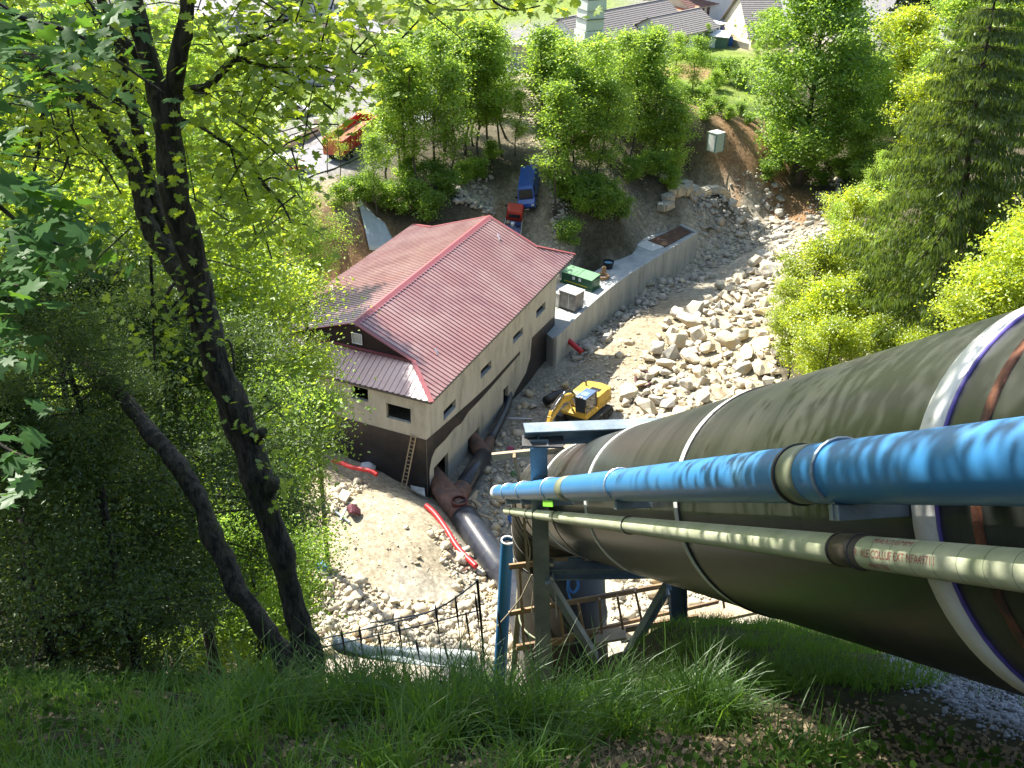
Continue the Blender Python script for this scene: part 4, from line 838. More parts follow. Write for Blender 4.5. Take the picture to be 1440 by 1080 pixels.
# white and green site cabin on the brown slope
a_, b_ = G(997, 214, 8.0), G(1006, 216, 8.0)
th = thing('site_cabin', 'narrow white and green site cabin standing alone on the brown slope', 'cabin', G(1005, 212, 8.0), 0); v = TB(th); th.rotation_euler = (0, 0, R(38))
v.part('body', mat('pale_green_wall', (.42, .50, .42), (.36, .44, .36), .5), lambda m: m.box((0, 0, 1.15), (1.5, 1.4, 2.3)), bevel=.03)
v.part('roof', PALECAP, lambda m: m.box((0, 0, 2.36), (1.62, 1.52, .1)), bevel=.02)
v.part('door', WHITE, lambda m: m.box((-.77, 0, 1.1), (.04, 1.0, 1.95)))
for x_ in (-.74, .74):
    for y_ in (-.69, .69): v.part('corner_post', mat('teal_post', (.10, .22, .22)), lambda m: m.box((x_, y_, 1.16), (.09, .09, 2.32)))
def sheet(name, label, poly, m_, lift=.12, sag=.25, n=10, cat='tarpaulin'):
    a, b, c, d = [Vector(p) for p in poly]; V = []; Fc = []
    for i in range(n + 1):
        for j in range(n + 1):
            s_, t_ = i / n, j / n; p = a.lerp(b, s_).lerp(d.lerp(c, s_), t_)
            V.append((p.x, p.y, tz(p.x, p.y) + lift + sag * mn.noise(p * .9) * .6 + .06 * mn.noise(p * 3) + abs(math.sin(s_ * 9 + t_ * 3)) * .05))
    for i in range(n):
        for j in range(n): k = i * (n + 1) + j; Fc.append((k, k + 1, k + n + 2, k + n + 1))
    me = fastmesh(name, np.array(V), np.array(Fc), m_, smooth=True); o = obj(name, me); md = o.modifiers.new('thick', 'SOLIDIFY'); md.thickness = .02; return tag(o, label, cat)
sheet('tarpaulin', 'pale tarpaulin draped down the bank left of the roof', [G(503, 306, 7.2), G(541, 309, 7.6), G(560, 330, 7.0), G(520, 358, 5.2)], TARP, .35)
sheet('tarpaulin', 'small white sheet lying above the stone block rows', [G(974, 256, 5.5), G(1008, 253, 5.6), G(1012, 262, 5.0), G(980, 273, 4.2)], mat('white_sheet', (.6, .62, .62), (.5, .52, .53)), .5)
sheet('tarpaulin', 'thin white plastic strip trailing down the bank at left among leaves', [G(364, 322, 9), G(372, 320, 9), G(392, 352, 8.0), G(386, 356, 8)], mat('white_sheet', (.6, .62, .62)), .5)
g0 = [AY(486, 912, 9.2), AY(520, 907, 9.4), AY(600, 911, 9.4), AY(662, 915, 9.5), AY(640, 932, 9.0), AY(560, 934, 8.8), AY(500, 925, 8.8)]
ls = thing('grey_liner', 'grey geotextile liner rolled along the edge of the grass', 'liner', g0[0])
lp = bez([AY(470, 903, 9.4), AY(500, 913, 9.3), AY(560, 918, 9.2), AY(620, 924, 9.3), AY(670, 925, 9.4)], 24)
m = MB(); m.tube(lp, [.07 + .03 * math.sin(i * .4) for i in range(len(lp))], 12); m.build('roll', TARP, ls, True)
V = []; Fc = []
e1 = bez([AY(478, 904, 9.6), AY(520, 908, 9.7), AY(600, 911, 9.7), AY(668, 916, 9.7)], 21); e2 = bez([AY(480, 912, 9.1), AY(520, 924, 9.0), AY(600, 936, 9.0), AY(660, 940, 9.1)], 21); nn_ = min(len(e1), len(e2))
for i in range(nn_):
    for j in range(7): p = e1[i].lerp(e2[i], j / 6); V.append(p + Vector((0, 0, -.12 * math.sin(j / 6 * math.pi))))
for i in range(nn_ - 1):
    for j in range(6): k = i * 7 + j; Fc.append((k, k + 1, k + 8, k + 7))
o = obj('sheet', fastmesh('sheet', np.array([tuple(p) for p in V]), np.array(Fc), TARP, smooth=True)); put(o, ls)

# puddles
WAT = bpy.data.materials.new('water'); WAT.use_nodes = True; b_ = WAT.node_tree.nodes['Principled BSDF']; b_.inputs['Base Color'].default_value = (.045, .05, .02, 1); b_.inputs['Roughness'].default_value = .06
for cx, cy, w_, h_, z_ in ((842, 464, 26, 9, -.62), (818, 480, 14, 6, -.66), (992, 346, 16, 6, -.85)):
    c_ = G(cx, cy, z_); P = []
    for k in range(18):
        a = k / 18 * 2 * math.pi; rr_ = 1 + .3 * math.sin(3 * a + cx) + .15 * math.sin(5 * a); q_ = G(cx + w_ * .5 * math.cos(a) * rr_, cy + h_ * .5 * math.sin(a) * rr_, z_); P.append(q_)
    zmax = float(height([p.x for p in P] + [c_.x], [p.y for p in P] + [c_.y]).mean()) + .12
    m = MB(); m.poly([Vector((p.x, p.y, zmax)) for p in P]); m.build('water', WAT, kind='structure')

# ---------------------------------------------------------------- rocks
def rockmesh(seed, m_, sub=2, flat=.75, name='boulder'):
    r = random.Random(seed); bm = bmesh.new()
    pts = []
    for i in range(15):
        p = Vector((r.gauss(0, 1), r.gauss(0, 1), r.gauss(0, 1))).normalized() * r.uniform(.78, 1.0)
        q_ = max(abs(p.x), abs(p.y), abs(p.z)); p = p.lerp(p / q_ * .8, .55); pts.append(Vector((p.x * r.uniform(.9, 1.15), p.y * .85, p.z * flat)))
    for p in pts: bm.verts.new(p)
    res = bmesh.ops.convex_hull(bm, input=bm.verts); bmesh.ops.delete(bm, geom=[g for g in res['geom_interior'] if isinstance(g, bmesh.types.BMVert)], context='VERTS')
    if sub: bmesh.ops.bevel(bm, geom=bm.edges[:] , offset=.11, segments=1, affect='EDGES', clamp_overlap=True)
    if sub > 1:
        bmesh.ops.triangulate(bm, faces=bm.faces); bmesh.ops.subdivide_edges(bm, edges=[e for e in bm.edges if e.calc_length() > .45], cuts=1)
        for v_ in bm.verts: v_.co += v_.co.normalized() * mn.noise(v_.co * 2.3 + Vector((seed, 0, 0))) * .09
    bmesh.ops.recalc_face_normals(bm, faces=bm.faces)
    me = bpy.data.meshes.new(name); bm.to_mesh(me); bm.free(); me.materials.append(m_); return me
RM = [rockmesh(i, STONE if i % 3 else STONEG, 2, .6 + .05 * (i % 5)) for i in range(9)]
placed = []
def inpoly(px, py, P):
    c = False; n = len(P)
    for i in range(n):
        x0, y0 = P[i]; x1, y1 = P[(i + 1) % n]
        if (y0 > py) != (y1 > py) and px < (x1 - x0) * (py - y0) / (y1 - y0) + x0: c = not c
    return c
def boulder(x, y, s_, sink=.25, lab=None, dz=0):
    i = random.randrange(9); k = Vector((random.uniform(.85, 1.2), random.uniform(.8, 1.1), random.uniform(.8, 1.15))) * s_
    o = obj('boulder', RM[i], loc=(x, y, tz(x, y) + s_ * .55 * (1 - sink) + dz), rot=(random.uniform(-.35, .35), random.uniform(-.35, .35), random.uniform(0, 6.28)), sc=k)
    px_, py_, _ = proj(o.location)
    size_ = 'huge' if s_ > 1.15 else 'big' if s_ > .85 else 'medium' if s_ > .6 else 'small'; tone = 'cream' if i % 3 else 'greyish'; shp = ('flat', 'low', 'blocky', 'thick', 'tall')[i % 5]
    row = 'far' if py_ < 400 else 'upper' if py_ < 450 else 'middle' if py_ < 500 else 'lower' if py_ < 550 else 'nearest'; sd = 'left' if px_ < 960 else 'right' if px_ > 1050 else 'central'
    tag(o, lab or '%s %s %s boulder in the %s %s part of the river bed heap' % (size_, shp, tone, row, sd), 'boulder', 'limestone boulders in the river bed heap'); placed.append((x, y, s_)); return o
EXPL = [(1061,368,30),(1082,361,22),(1100,357,32),(1085,375,20),(1106,375,22),(1090,390,20),(1027,407,22),(1061,402,30),(1049,423,28),(1035,419,20),(953,443,30),(977,433,32),(1032,444,24),(1004,455,24),(946,468,28),(1022,480,36),(993,490,26),(943,498,34),(936,513,30),(968,503,36),(918,520,30),(990,511,20),(1007,507,20),(982,524,26),(1043,518,34),(1014,526,22),(1049,498,30),(965,540,28),(990,535,22),(1093,445,28),(1040,540,24),(1075,425,26),(1110,400,24),(1120,425,20),(1075,470,24),(960,565,24),(1012,552,28),(930,590,26),(980,585,24)]
for px, py, wpx in EXPL:
    g_ = G(px, py, 1.6); z_ = tz(g_.x, g_.y); g_ = G(px, py + wpx * .2, z_); D_ = proj(g_)[2]; boulder(g_.x, g_.y, wpx * D_ / FPX * .53, .15)
PILE = [(905,605),(880,560),(895,520),(925,470),(945,440),(990,425),(1010,400),(1040,372),(1075,350),(1125,350),(1160,380),(1150,460),(1120,530),(1085,560),(1000,610)]
tries = 0; want = 240
while len(placed) < want + len(EXPL) and tries < 30000:
    tries += 1; px, py = random.uniform(870, 1160), random.uniform(345, 612)
    if not inpoly(px, py, PILE): continue
    g_ = G(px, py, 1.4); s_ = min(1.3, .40 + random.expovariate(2.7)) * (1.0 if tries < 15000 else .7)
    if any((g_.x - a) ** 2 + (g_.y - b) ** 2 < (.66 * (s_ + c)) ** 2 for a, b, c in placed): continue
    boulder(g_.x, g_.y, s_, .2, dz=random.uniform(0, .25))
for px, py, wpx, lb in ((882,557,42,'large cream block by itself between the excavator and the hose ring'),(650,786,32,'yellow stained rock wedged at the end of the mound'),(676,806,22,'rounded pale rock below the end of the red conduit'),(500,832,26,'flat pale slab boulder in the near rubble on the left'),(488,845,18,'small tilted rock left of the flat slab in the near rubble'),(552,838,20,'whitish rock standing alone in the middle of the near rubble'),(545,855,20,'grey rock just below the whitish one in the near rubble'),(930,405,16,'white rock under the platform wall'),(960,392,14,'pale rock against the foot of the platform wall near its far end'),(1005,285,16,'large grey boulder half buried in the brown bank'),(1090,300,20,'white boulder at the top edge of the river bed by the scrub'),(1145,288,24,'big pale boulder beneath the large green tree'),(1085,312,14,'rounded rock at the foot of the brown slope'),(862,412,16,'grey white rock close to the platform wall below the drum'),(912,404,18,'broad flat rock in the stream bed beside the wall')):
    g_ = G(px, py, .5); z_ = tz(g_.x, g_.y); g_ = G(px, py, z_ + .2); D_ = proj(g_)[2]; o = boulder(g_.x, g_.y, wpx * D_ / FPX * .46, .2); del o['group']; o['label'] = lb
# small rubble: three sheets of loose stones nobody could count
def rubble(name, polys, n, smin, smax, m_, seed, lift=.3, kind='stuff'):
    r = np.random.default_rng(seed); base = []
    for k in range(5):
        me = rockmesh(100 + k, m_, 0, .7, 'tmp'); me.calc_loop_triangles(); Vb = np.array([v_.co[:] for v_ in me.vertices]); Fb = np.array([t.vertices[:] for t in me.loop_triangles]); base.append((Vb, Fb)); bpy.data.meshes.remove(me)
    VV = []; FF = []; nv = 0; pts = []
    ws = np.array([w for _, w, _ in polys], float); ws /= ws.sum()
    while len(pts) < n:
        P, w_, zz = polys[r.choice(len(polys), p=ws)]; xs = [p[0] for p in P]; ys = [p[1] for p in P]
        px, py = r.uniform(min(xs), max(xs)), r.uniform(min(ys), max(ys))
        if inpoly(px, py, P): g_ = G(px, py, zz); pts.append((g_.x, g_.y))
    pts = np.array(pts); zs = height(pts[:, 0], pts[:, 1])
    for i in range(n):
        Vb, Fb = base[r.integers(5)]; s_ = min(smax, smin * (1 + r.pareto(2.4))); a = r.uniform(0, 6.28); t_ = r.uniform(-.5, .5)
        c, s2 = math.cos(a), math.sin(a); Rz = np.array([[c, -s2, 0], [s2, c, 0], [0, 0, 1]]); Rx = np.array([[1, 0, 0], [0, math.cos(t_), -math.sin(t_)], [0, math.sin(t_), math.cos(t_)]])
        VV.append((Vb * (s_ * r.uniform(.8, 1.2, 3))) @ (Rz @ Rx).T + np.array([pts[i, 0], pts[i, 1], zs[i] + s_ * lift])); FF.append(Fb + nv); nv += len(Vb)
    me = fastmesh(name, np.concatenate(VV), np.concatenate(FF), m_); return obj(name, me, kind=kind)
NEARR = [(430,830),(470,815),(560,850),(640,835),(700,800),(735,820),(735,925),(440,925)]
rubble('loose_stones', [(NEARR, 5, 1.4), ([(455,690),(500,665),(520,668),(480,720),(450,740)], .6, 2.6), ([(600,760),(640,750),(690,800),(640,830)], .8, 1.0)], 2600, .10, .55, STONE, 5)
rubble('river_stones', [([(790,492),(880,415),(975,362),(1010,380),(930,430),(870,470),(815,520)], 4, -.6), ([(960,330),(1000,300),(1090,295),(1120,330),(1100,345),(1000,370)], 4, -.3), ([(1085,300),(1180,270),(1200,330),(1130,400)], 1.5, 2)], 2600, .14, .75, STONEG, 6)
rubble('rubble', [(PILE, 4, 1.4), ([(740,540),(830,500),(900,470),(920,520),(880,600),(860,640),(740,640),(715,600)], 1.6, .1), ([(690,600),(740,610),(740,830),(715,800),(680,700)], 1.4, -.3), ([(860,790),(1000,790),(1000,880),(860,880)], 1.2, 1), ([(775,330),(795,330),(800,350),(780,350)], .3, 4.4), ([(1000,590),(1100,540),(1200,520),(1250,600),(1000,660)], 1.2, 2)], 3600, .09, .6, STONE, 7)
rubble('mound_stones', [([(470,700),(520,675),(600,720),(640,790),(600,820),(480,810)], 1, 2.4)], 170, .04, .22, STONE, 17)
rubble('bank_stones', [([(637,285),(690,278),(695,305),(640,312)], 2, 6.0), ([(770,300),(800,320),(795,350),(775,350)], 1, 4.5)], 420, .16, .5, STONEG, 8)
# rows of stone blocks above the platform
sw = thing('stone_block_wall', 'three curved rows of pale stone blocks stacked above the platform end', 'retaining wall', G(970, 300, .5))
def roundblock(seed):
    bm = bmesh.new(); bmesh.ops.create_cube(bm, size=1); bmesh.ops.bevel(bm, geom=bm.edges[:], offset=.14, segments=2, affect='EDGES')
    for v_ in bm.verts: v_.co += v_.co.normalized() * mn.noise(v_.co * 2 + Vector((seed * 7, 0, 0))) * .16
    me = bpy.data.meshes.new('stone_block'); bm.to_mesh(me); bm.free(); me.materials.append(STONE if seed % 2 else STONEG); return me
BM4 = [roundblock(i) for i in range(4)]
rows = [([(935,305),(948,296),(960,288),(970,284),(982,280),(994,277)], 3.4), ([(936,313),(947,308),(958,303),(969,298),(980,294),(993,290),(1008,283)], 2.4), ([(948,318),(960,314),(969,310),(981,306),(993,302),(1008,299),(1024,296)], 1.4), ([(970,322),(984,316),(998,312),(1012,309)], .4)]
for row, z_ in rows:
    for i, (px, py) in enumerate(row):
        g_ = G(px, py, z_); 
        nx = row[min(i + 1, len(row) - 1)]; pv = row[max(i - 1, 0)]; d = G(*nx, z_) - G(*pv, z_); ln = d.length / (2 if 0 < i < len(row) - 1 else 1)
        o = obj('stone_block', BM4[i % 4], loc=(g_.x, g_.y, max(z_, tz(g_.x, g_.y) + .1)), rot=(0, 0, math.atan2(d.y, d.x) + random.uniform(-.1, .1)), sc=(ln * .98, 1.25, 1.05)); put(o, sw)
# ---------------------------------------------------------------- village
def house(name, label, a, b, depth, eave, ridge, wallm, roofm, over=.5, cat='house', rows=True, z=None, holes=()):
    """a->b: foot of the visible eaves wall (or gable when axis='b'); local x along a->b, y away"""
    d = Vector((b.x - a.x, b.y - a.y, 0)); L = d.length; d.normalize(); zz = min(tz(a.x, a.y), tz(b.x, b.y)) if z is None else z
    th = thing(name, label, cat, (a.x, a.y, zz), math.atan2(d.y, d.x)); v = TB(th)
    v.part('wall', wallm, lambda m: m.prism([(0, 0, -1), (L, 0, -1), (L, depth, -1), (0, depth, -1)], (0, 0, eave + 1)))
    for x in (0.0, L - .2):
        v.part('gable', wallm, lambda m: m.prism([(x, 0, eave), (x, depth, eave), (x, depth / 2, ridge - .08)], (.2, 0, 0)))
    sl_ = math.hypot(depth / 2 + over, (ridge - eave) * (depth / 2 + over) / (depth / 2)); n = int(sl_ / .42)
    for side in (0, 1):
        def f(m):
            for k in range(n):   # courses of tiles, each lapping the one below
                t0, t1 = k / n, (k + 1) / n; y0 = -over + (depth / 2 + over) * t0; y1 = -over + (depth / 2 + over) * t1
                zf = lambda y: eave + (ridge - eave) * (y) / (depth / 2)
                P = [(-over, y0, zf(y0) + .10), (L + over, y0, zf(y0) + .10), (L + over, y1, zf(y1) + .04), (-over, y1, zf(y1) + .04)]
                if side: P = [(x, depth - y, z_) for x, y, z_ in P]
                m.prism(P, (0, 0, -.06))
        v.part('roof', roofm, f)
    v.part('ridge', roofm, lambda m: m.bar((-over, depth / 2, ridge + .06), (L + over, depth / 2, ridge + .06), .3, .1))
    return th, L, v
def win(v, x, z, w_=1.0, h=1.2, y=0, m_=GLASS, fm=WHITE, shut=None, xf=None):
    f = v.part('window', fm, lambda m: m.box((x, y - .03, z), (w_ + .16, .06, h + .16)))
    v.part('pane', m_, lambda m: m.box((x, y - .065, z), (w_, .03, h)), parent=f)
    if shut:
        for s_ in (-1, 1): v.part('shutter', shut, lambda m: m.box((x + s_ * (w_ * .75 + .05), y - .05, z), (w_ * .45, .06, h + .1)), parent=f)
SHUT = mat('shutter_brown', (.10, .035, .03)); LILAC = mat('pale_white_wall', (.66, .64, .64), (.58, .57, .57), .8, 1)
gd = Vector((.72, -.69, 0)); rd = Vector((.69, .72, 0))
c0 = G(756, 76, 10.2)
# main white house: gable end faces left, ridge runs away to the right
aA = c0 + gd * 9.5
th, L, v = house('village_house', 'long white house with grey roof beside the wrapped chimney stack', aA, aA + rd * 26, 9.5, 3.3, 6.2, LILAC, TILE)
for x in (3, 7, 12, 16, 20, 24): win(v, x, 1.9, 1.1, 1.2)
th, L, v = house('village_house_wing', 'white wing of the grey roofed house with three small windows', aA + rd * 14 + gd * 5.5 , aA + rd * 27 + gd * 5.5, 8, 3.2, 5.4, LILAC, TILE)
for x in (2, 5, 8.5, 11.5): win(v, x, 1.9, 1.0, 1.2)
# stack wrapped in pale plastic
ck = thing('wrapped_chimney', 'tall stack wrapped in pale greenish plastic in front of the white house', 'chimney', G(826, 98, 10.2)); v = TB(ck); ck.rotation_euler = (0, 0, .5); ck.scale = (1.15, 1.15, 1.3)
WRAP = mat('pale_wrap', (.62, .68, .58), (.52, .58, .50), .35, .8, .4, 3)
v.part('stack', CONC2, lambda m: m.box((0, 0, 4.8), (2.2, 2.2, 9.6)))
v.part('wrap', WRAP, lambda m: [m.box((0, 0, 1.3 + 2.15 * k), (2.9 + .25 * math.sin(k * 2.1), 2.9 + .2 * math.cos(k * 1.7), 2.12), rz=.04 * math.sin(k * 3), top=(.96, .95)) for k in range(4)], bevel=.12)
for k in range(4): v.part('strap', DKSTEEL, lambda m: m.box((0, 0, 1.6 + 2.1 * k), (2.98, 2.98, .05)))
v.part('hood', WRAP, lambda m: m.box((.1, 0, 9.6), (3.6, 3.4, 1.2), top=(.7, .7)), bevel=.15)
# house with brown roof, dark shutters
aB = G(966, 38, 10.4); bB = G(1030, 24, 10.4)
th, L, v = house('village_house', 'cream house with brown tiled roof and dark shutters', aB, bB, 9, 3.4, 6.2, CREAM, TILER, .8)
for x in (L * .30, L * .42, L * .80): win(v, x, 1.6, .9, 1.9, m_=SHUT)
win(v, L * .60, 1.4, .9, 2.1, m_=GLASS)
v.part('terrace', CONC2, lambda m: m.box((L * .8, -1.6, -.1), (L * .5, 3, .5)))
aB2 = G(922, 20, 10.4); bB2 = G(960, 34, 10.4)
th, L, v = house('village_house', 'white gabled house end with two brown shuttered windows', aB2, bB2, 10, 4.6, 6.6, LILAC, TILER, .6)
for x in (L * .25, L * .55): win(v, x, 3.2, .9, 1.2, m_=SHUT)
lt_ = thing('orange_lean_to', 'orange tiled lean to roof on posts between the white houses', 'lean to', G(950, 36, 10.4)); lt_.rotation_euler = (0, 0, -.6); v = TB(lt_)
v.part('roof', ORANGER, lambda m: m.prism([(-3.4, -2, 2.2), (3.4, -2, 2.2), (3.4, 1.8, 3.4), (-3.4, 1.8, 3.4)], (0, 0, .1)))
for x in (-3.2, 0, 3.2): v.part('post', SHUT, lambda m: m.box((x, -1.8, 1.1), (.16, .16, 2.2)))
v.part('store', mat('store_dark', (.06, .05, .05)), lambda m: m.box((0, .6, 1.0), (5.4, 2, 2)))
# grey roof house at the right
th, L, v = house('village_house', 'house with a steep weathered grey roof left of the big green tree', G(1055, 68, 10.3), G(1103, 68, 10.3), 16, 1.6, 7.2, CREAM, TILE, .6)
# transformer hut
a_, b_ = G(712, 92, 10.2), G(756, 96, 10.2); d_ = b_ - a_
th = thing('transformer_hut', 'small cream utility hut with flat mossy roof and a blue sign', 'hut', (a_.x, a_.y, tz(a_.x, a_.y)), math.atan2(d_.y, d_.x) + .06); v = TB(th); L = d_.length
v.part('wall', mat('tan_wall', (.48, .40, .26), (.40, .33, .22), .85, 1), lambda m: m.box((L / 2, 1.8, 1.4), (L - .3, 3.4, 3.4)))
v.part('roof', mat('mossy_roof', (.32, .32, .26), (.22, .24, .15), .9, 2), lambda m: m.box((L / 2, 1.8, 3.2), (L, 3.9, .25)))
v.part('sign', mat('sign_blue', (.10, .25, .6)), lambda m: m.box((L * .78, .07, 2.3), (.9, .04, .4)))
v.part('door', mat('door_grey', (.3, .3, .28)), lambda m: m.box((L * .3, .07, 1.1), (1.1, .04, 2.1)))
# garden things
gf = thing('garden_fence', 'low fence with green netting in front of the cream house', 'fence', G(930, 40, 10.4)); P = [G(931, 40, 10.4), G(960, 46, 10.4), G(985, 52, 10.4), G(1010, 60, 10.4), G(1052, 72, 10.3)]
for i in range(len(P) - 1):
    m = MB(); m.bar(P[i] + Vector((0, 0, .6)), P[i + 1] + Vector((0, 0, .6)), .05, 1.1); m.build('net_panel', mat('green_net', (.03, .22, .18), (.05, .28, .22), .7, 4) if i < 3 else mat('trellis', (.3, .28, .22)), gf)
    m = MB(); m.box(P[i] + Vector((0, 0, .7)), (.12, .12, 1.4)); m.build('post', WOOD, gf)
cn = thing('white_canopy', 'long white awning roof in front of the cream house', 'awning', G(992, 44, 10.4)); d_ = G(1017, 50, 10.4) - G(968, 38, 10.4); cn.rotation_euler = (0, 0, math.atan2(d_.y, d_.x)); v = TB(cn)
v.part('roof', WHITE, lambda m: m.box((0, 0, 1.9), (d_.length, 1.8, .1)), bevel=.02)
for k in range(5): v.part('post', WHITE, lambda m: m.box((-d_.length * .45 + k * d_.length * .225, -.7, .95), (.08, .08, 1.9)))
v.part('store', mat('blue_store', (.06, .08, .3)), lambda m: m.box((d_.length * .2, .4, .7), (d_.length * .5, .6, 1.2)))
gs = thing('garden_shed', 'small dark green garden shed with a white roof on the lawn', 'shed', G(1010, 66, 10.35)); gs.rotation_euler = (0, 0, -.35); v = TB(gs)
v.part('wall', mat('shed_green', (.10, .17, .13)), lambda m: m.box((0, 0, .9), (3.0, 2.2, 1.8)))
v.part('roof', WHITE, lambda m: m.prism([(-1.8, -1.4, 1.8), (1.8, -1.4, 1.8), (1.8, 1.4, 2.3), (-1.8, 1.4, 2.3)], (0, 0, .1)))
v.part('door', WHITE, lambda m: m.box((-.9, -1.12, .85), (1.0, .04, 1.6)))
bb_ = thing('blue_barrel', 'bright blue water barrel beside the green garden shed', 'barrel', G(1025, 65, 10.35)); v = TB(bb_); v.part('barrel', mat('barrel_blue', (.03, .12, .5)), lambda m: m.tube([(0, 0, 0), (0, 0, .5), (0, 0, 1.0), (0, 0, 1.5)], [.5, .6, .6, .5], 14)); v.part('lid', BLKPE, lambda m: m.tube([(0, 0, 1.5), (0, 0, 1.58)], .52, 14))
# top left buildings seen through leaves
th, L, v = house('village_house', 'grey roofed building at the top left behind the branches', G(385, 24, 10.5), G(470, 20, 10.5), 14, 3, 6.5, LILAC, TILE); win(v, 3, 1.6)
th, L, v = house('village_house', 'low building with a brown grey roof beyond the red trailer', G(385, 128, 10), G(462, 112, 10), 9, 3, 5.4, LILAC, mat('grey_brown_roof', (.26, .22, .18), (.2, .17, .14), .85, 3)); win(v, 3.2, 1.7, .7, .9); win(v, 7, 1.7, .7, .9)
th, L, v = house('farm_building', 'wide pale roofed shed beside the road at the top left', G(265, 45, 10.5), G(330, 42, 10.5), 12, 2.6, 4.6, LILAC, mat('pale_roof', (.45, .43, .42), (.38, .36, .35), .8, 2)); win(v, 4, 1.4)
th, L, v = house('village_house', 'grey roofed house behind the branches at the upper left corner', G(130, 60, 10.5), G(215, 52, 10.5), 12, 3, 6.3, LILAC, TILE); win(v, 5, 1.6)
wl_ = thing('roadside_wall', 'low pale wall along the road left of the trailer', 'wall', G(430, 190, 10)); P = [G(398, 212, 10), G(425, 198, 10), G(447, 187, 10), G(462, 172, 10)]
for i in range(3): m = MB(); m.bar(P[i] + Vector((0, 0, .45)), P[i + 1] + Vector((0, 0, .45)), .3, 1.0); m.build('wall_section', CREAM, wl_)
m = MB(); m.box(G(447, 185, 10) + Vector((0, 0, .8)), (.7, .7, 1.7)); m.build('gate_pillar', CREAM, wl_)
wc = thing('white_car', 'white car parked by the house left of the road', 'car'); v = TB(wc)
v.part('body', WHITE, shape([(-2.1, .3), (2.1, .3), (2.15, .8), (1.0, .95), (.4, 1.45), (-1.5, 1.45), (-2.1, .95)], .86, .72), bevel=.06)
v.part('windscreen', GLASS, lambda m: m.prism([(1.0, -.66, .99), (1.0, .66, .99), (.45, .6, 1.4), (.45, -.6, 1.4)], (.03, 0, .02)))
for sg in (-1, 1): v.wheel(1.3, sg * .78, .3, .2); v.wheel(-1.3, sg * .78, .3, .2); v.part('side_window', GLASS, lambda m: m.prism([(.8, sg * .83, 1.0), (-1.6, sg * .83, 1.0), (-1.3, sg * .75, 1.38), (.35, sg * .75, 1.38)], (0, sg * .02, 0)))
g_ = G(414, 162, 10); place(wc, g_.x, g_.y, .4, 1.1)
for k, (px, py, c_, rz_) in enumerate(((1192, 8, (.5, .2, .08), .3), (1200, 16, (.3, .31, .33), .1))):
    pc = thing('parked_car', ('orange car parked at the edge of the wide pale square' if k == 0 else 'grey car parked in front of the orange car on the square'), 'car'); v = TB(pc)
    v.part('body', mat('car_%d' % k, c_, None, .3), shape([(-2.1, .3), (2.1, .3), (2.15, .8), (1.0, .95), (.4, 1.45), (-1.5, 1.45), (-2.1, .95)], .86, .72), bevel=.05)
    v.part('windscreen', GLASS, lambda m: m.prism([(1.0, -.66, .99), (1.0, .66, .99), (.45, .6, 1.4), (.45, -.6, 1.4)], (.03, 0, .02)))
    for sg in (-1, 1): v.wheel(1.3, sg * .78, .3, .2); v.wheel(-1.3, sg * .78, .3, .2)
    g_ = G(px, py, 11); place(pc, g_.x, g_.y, rz_)

# ---------------------------------------------------------------- vegetation builders
L_FOREST = leafmat('forest_leaf', (.075, .135, .024), (.22, .34, .035), gloss=.03)
L_FOREST2 = leafmat('forest_leaf_light', (.085, .145, .028), (.25, .37, .045), gloss=.03)
L_BRIGHT = leafmat('bright_leaf', (.10, .15, .014), (.30, .38, .02), var=.5)
L_GREEN = leafmat('green_leaf', (.065, .125, .025), (.17, .28, .03), gloss=.03)
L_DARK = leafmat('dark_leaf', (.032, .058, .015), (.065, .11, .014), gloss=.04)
L_MAPLE = leafmat('maple_leaf', (.022, .060, .018), (.05, .115, .012), gloss=.02)
L_NEAR = leafmat('near_leaf', (.07, .12, .022), (.26, .36, .024), gloss=.035)
L_SPRUCE = leafmat('spruce_needle', (.045, .075, .016), (.07, .11, .012), gloss=.04)
L_CON = leafmat('dark_needle', (.012, .026, .010), (.008, .014, .004), gloss=.05)
L_GRASS = leafmat('grass_blade', (.028, .066, .012), (.072, .15, .015), gloss=.03)
L_HERB = leafmat('herb_leaf', (.022, .050, .012), (.04, .08, .012), gloss=0.0)
L_LAWN = leafmat('lawn_tuft', (.09, .13, .02), (.10, .15, .015), gloss=.02)
def leaves(C, size, r_, up=.5, aspect=.62, fold=.18, jit=.35):
    """C (n,3) centres -> folded two triangle leaves"""
    n = len(C); nrm = r_.normal(size=(n, 3)); nrm[:, 2] = np.abs(nrm[:, 2]) + up; nrm /= np.linalg.norm(nrm, axis=1)[:, None]
    d = r_.normal(size=(n, 3)); d -= (d * nrm).sum(1)[:, None] * nrm; d /= np.linalg.norm(d, axis=1)[:, None]; s = np.cross(nrm, d)
    sz = size * (1 + jit * r_.uniform(-1, 1, n))[:, None]; V = np.empty((n, 4, 3))
    V[:, 0] = C - d * sz * .5; V[:, 1] = C - s * sz * .5 * aspect + nrm * sz * fold; V[:, 2] = C + d * sz * .5; V[:, 3] = C + s * sz * .5 * aspect + nrm * sz * fold
    I = np.arange(n)[:, None] * 4; F1 = np.stack([I[:, 0], I[:, 0] + 1, I[:, 0] + 2], 1); F2 = np.stack([I[:, 0], I[:, 0] + 2, I[:, 0] + 3], 1)
    return V.reshape(-1, 3), np.concatenate([F1, F2])
def crownmesh(name, C, size, m_, seed, **k):
    r_ = np.random.default_rng(seed); V, Fq = leaves(C, size, r_, **k); big = mn
    base = .5 + .25 * np.sin(C[:, 0] * 1.3 + seed) * np.cos(C[:, 1] * 1.1) + .15 * np.sin(C[:, 2] * 1.7)
    t = np.clip(base + r_.normal(0, .16, len(C)), 0, 1); return fastmesh(name, V, Fq, m_, np.repeat(t, 4))
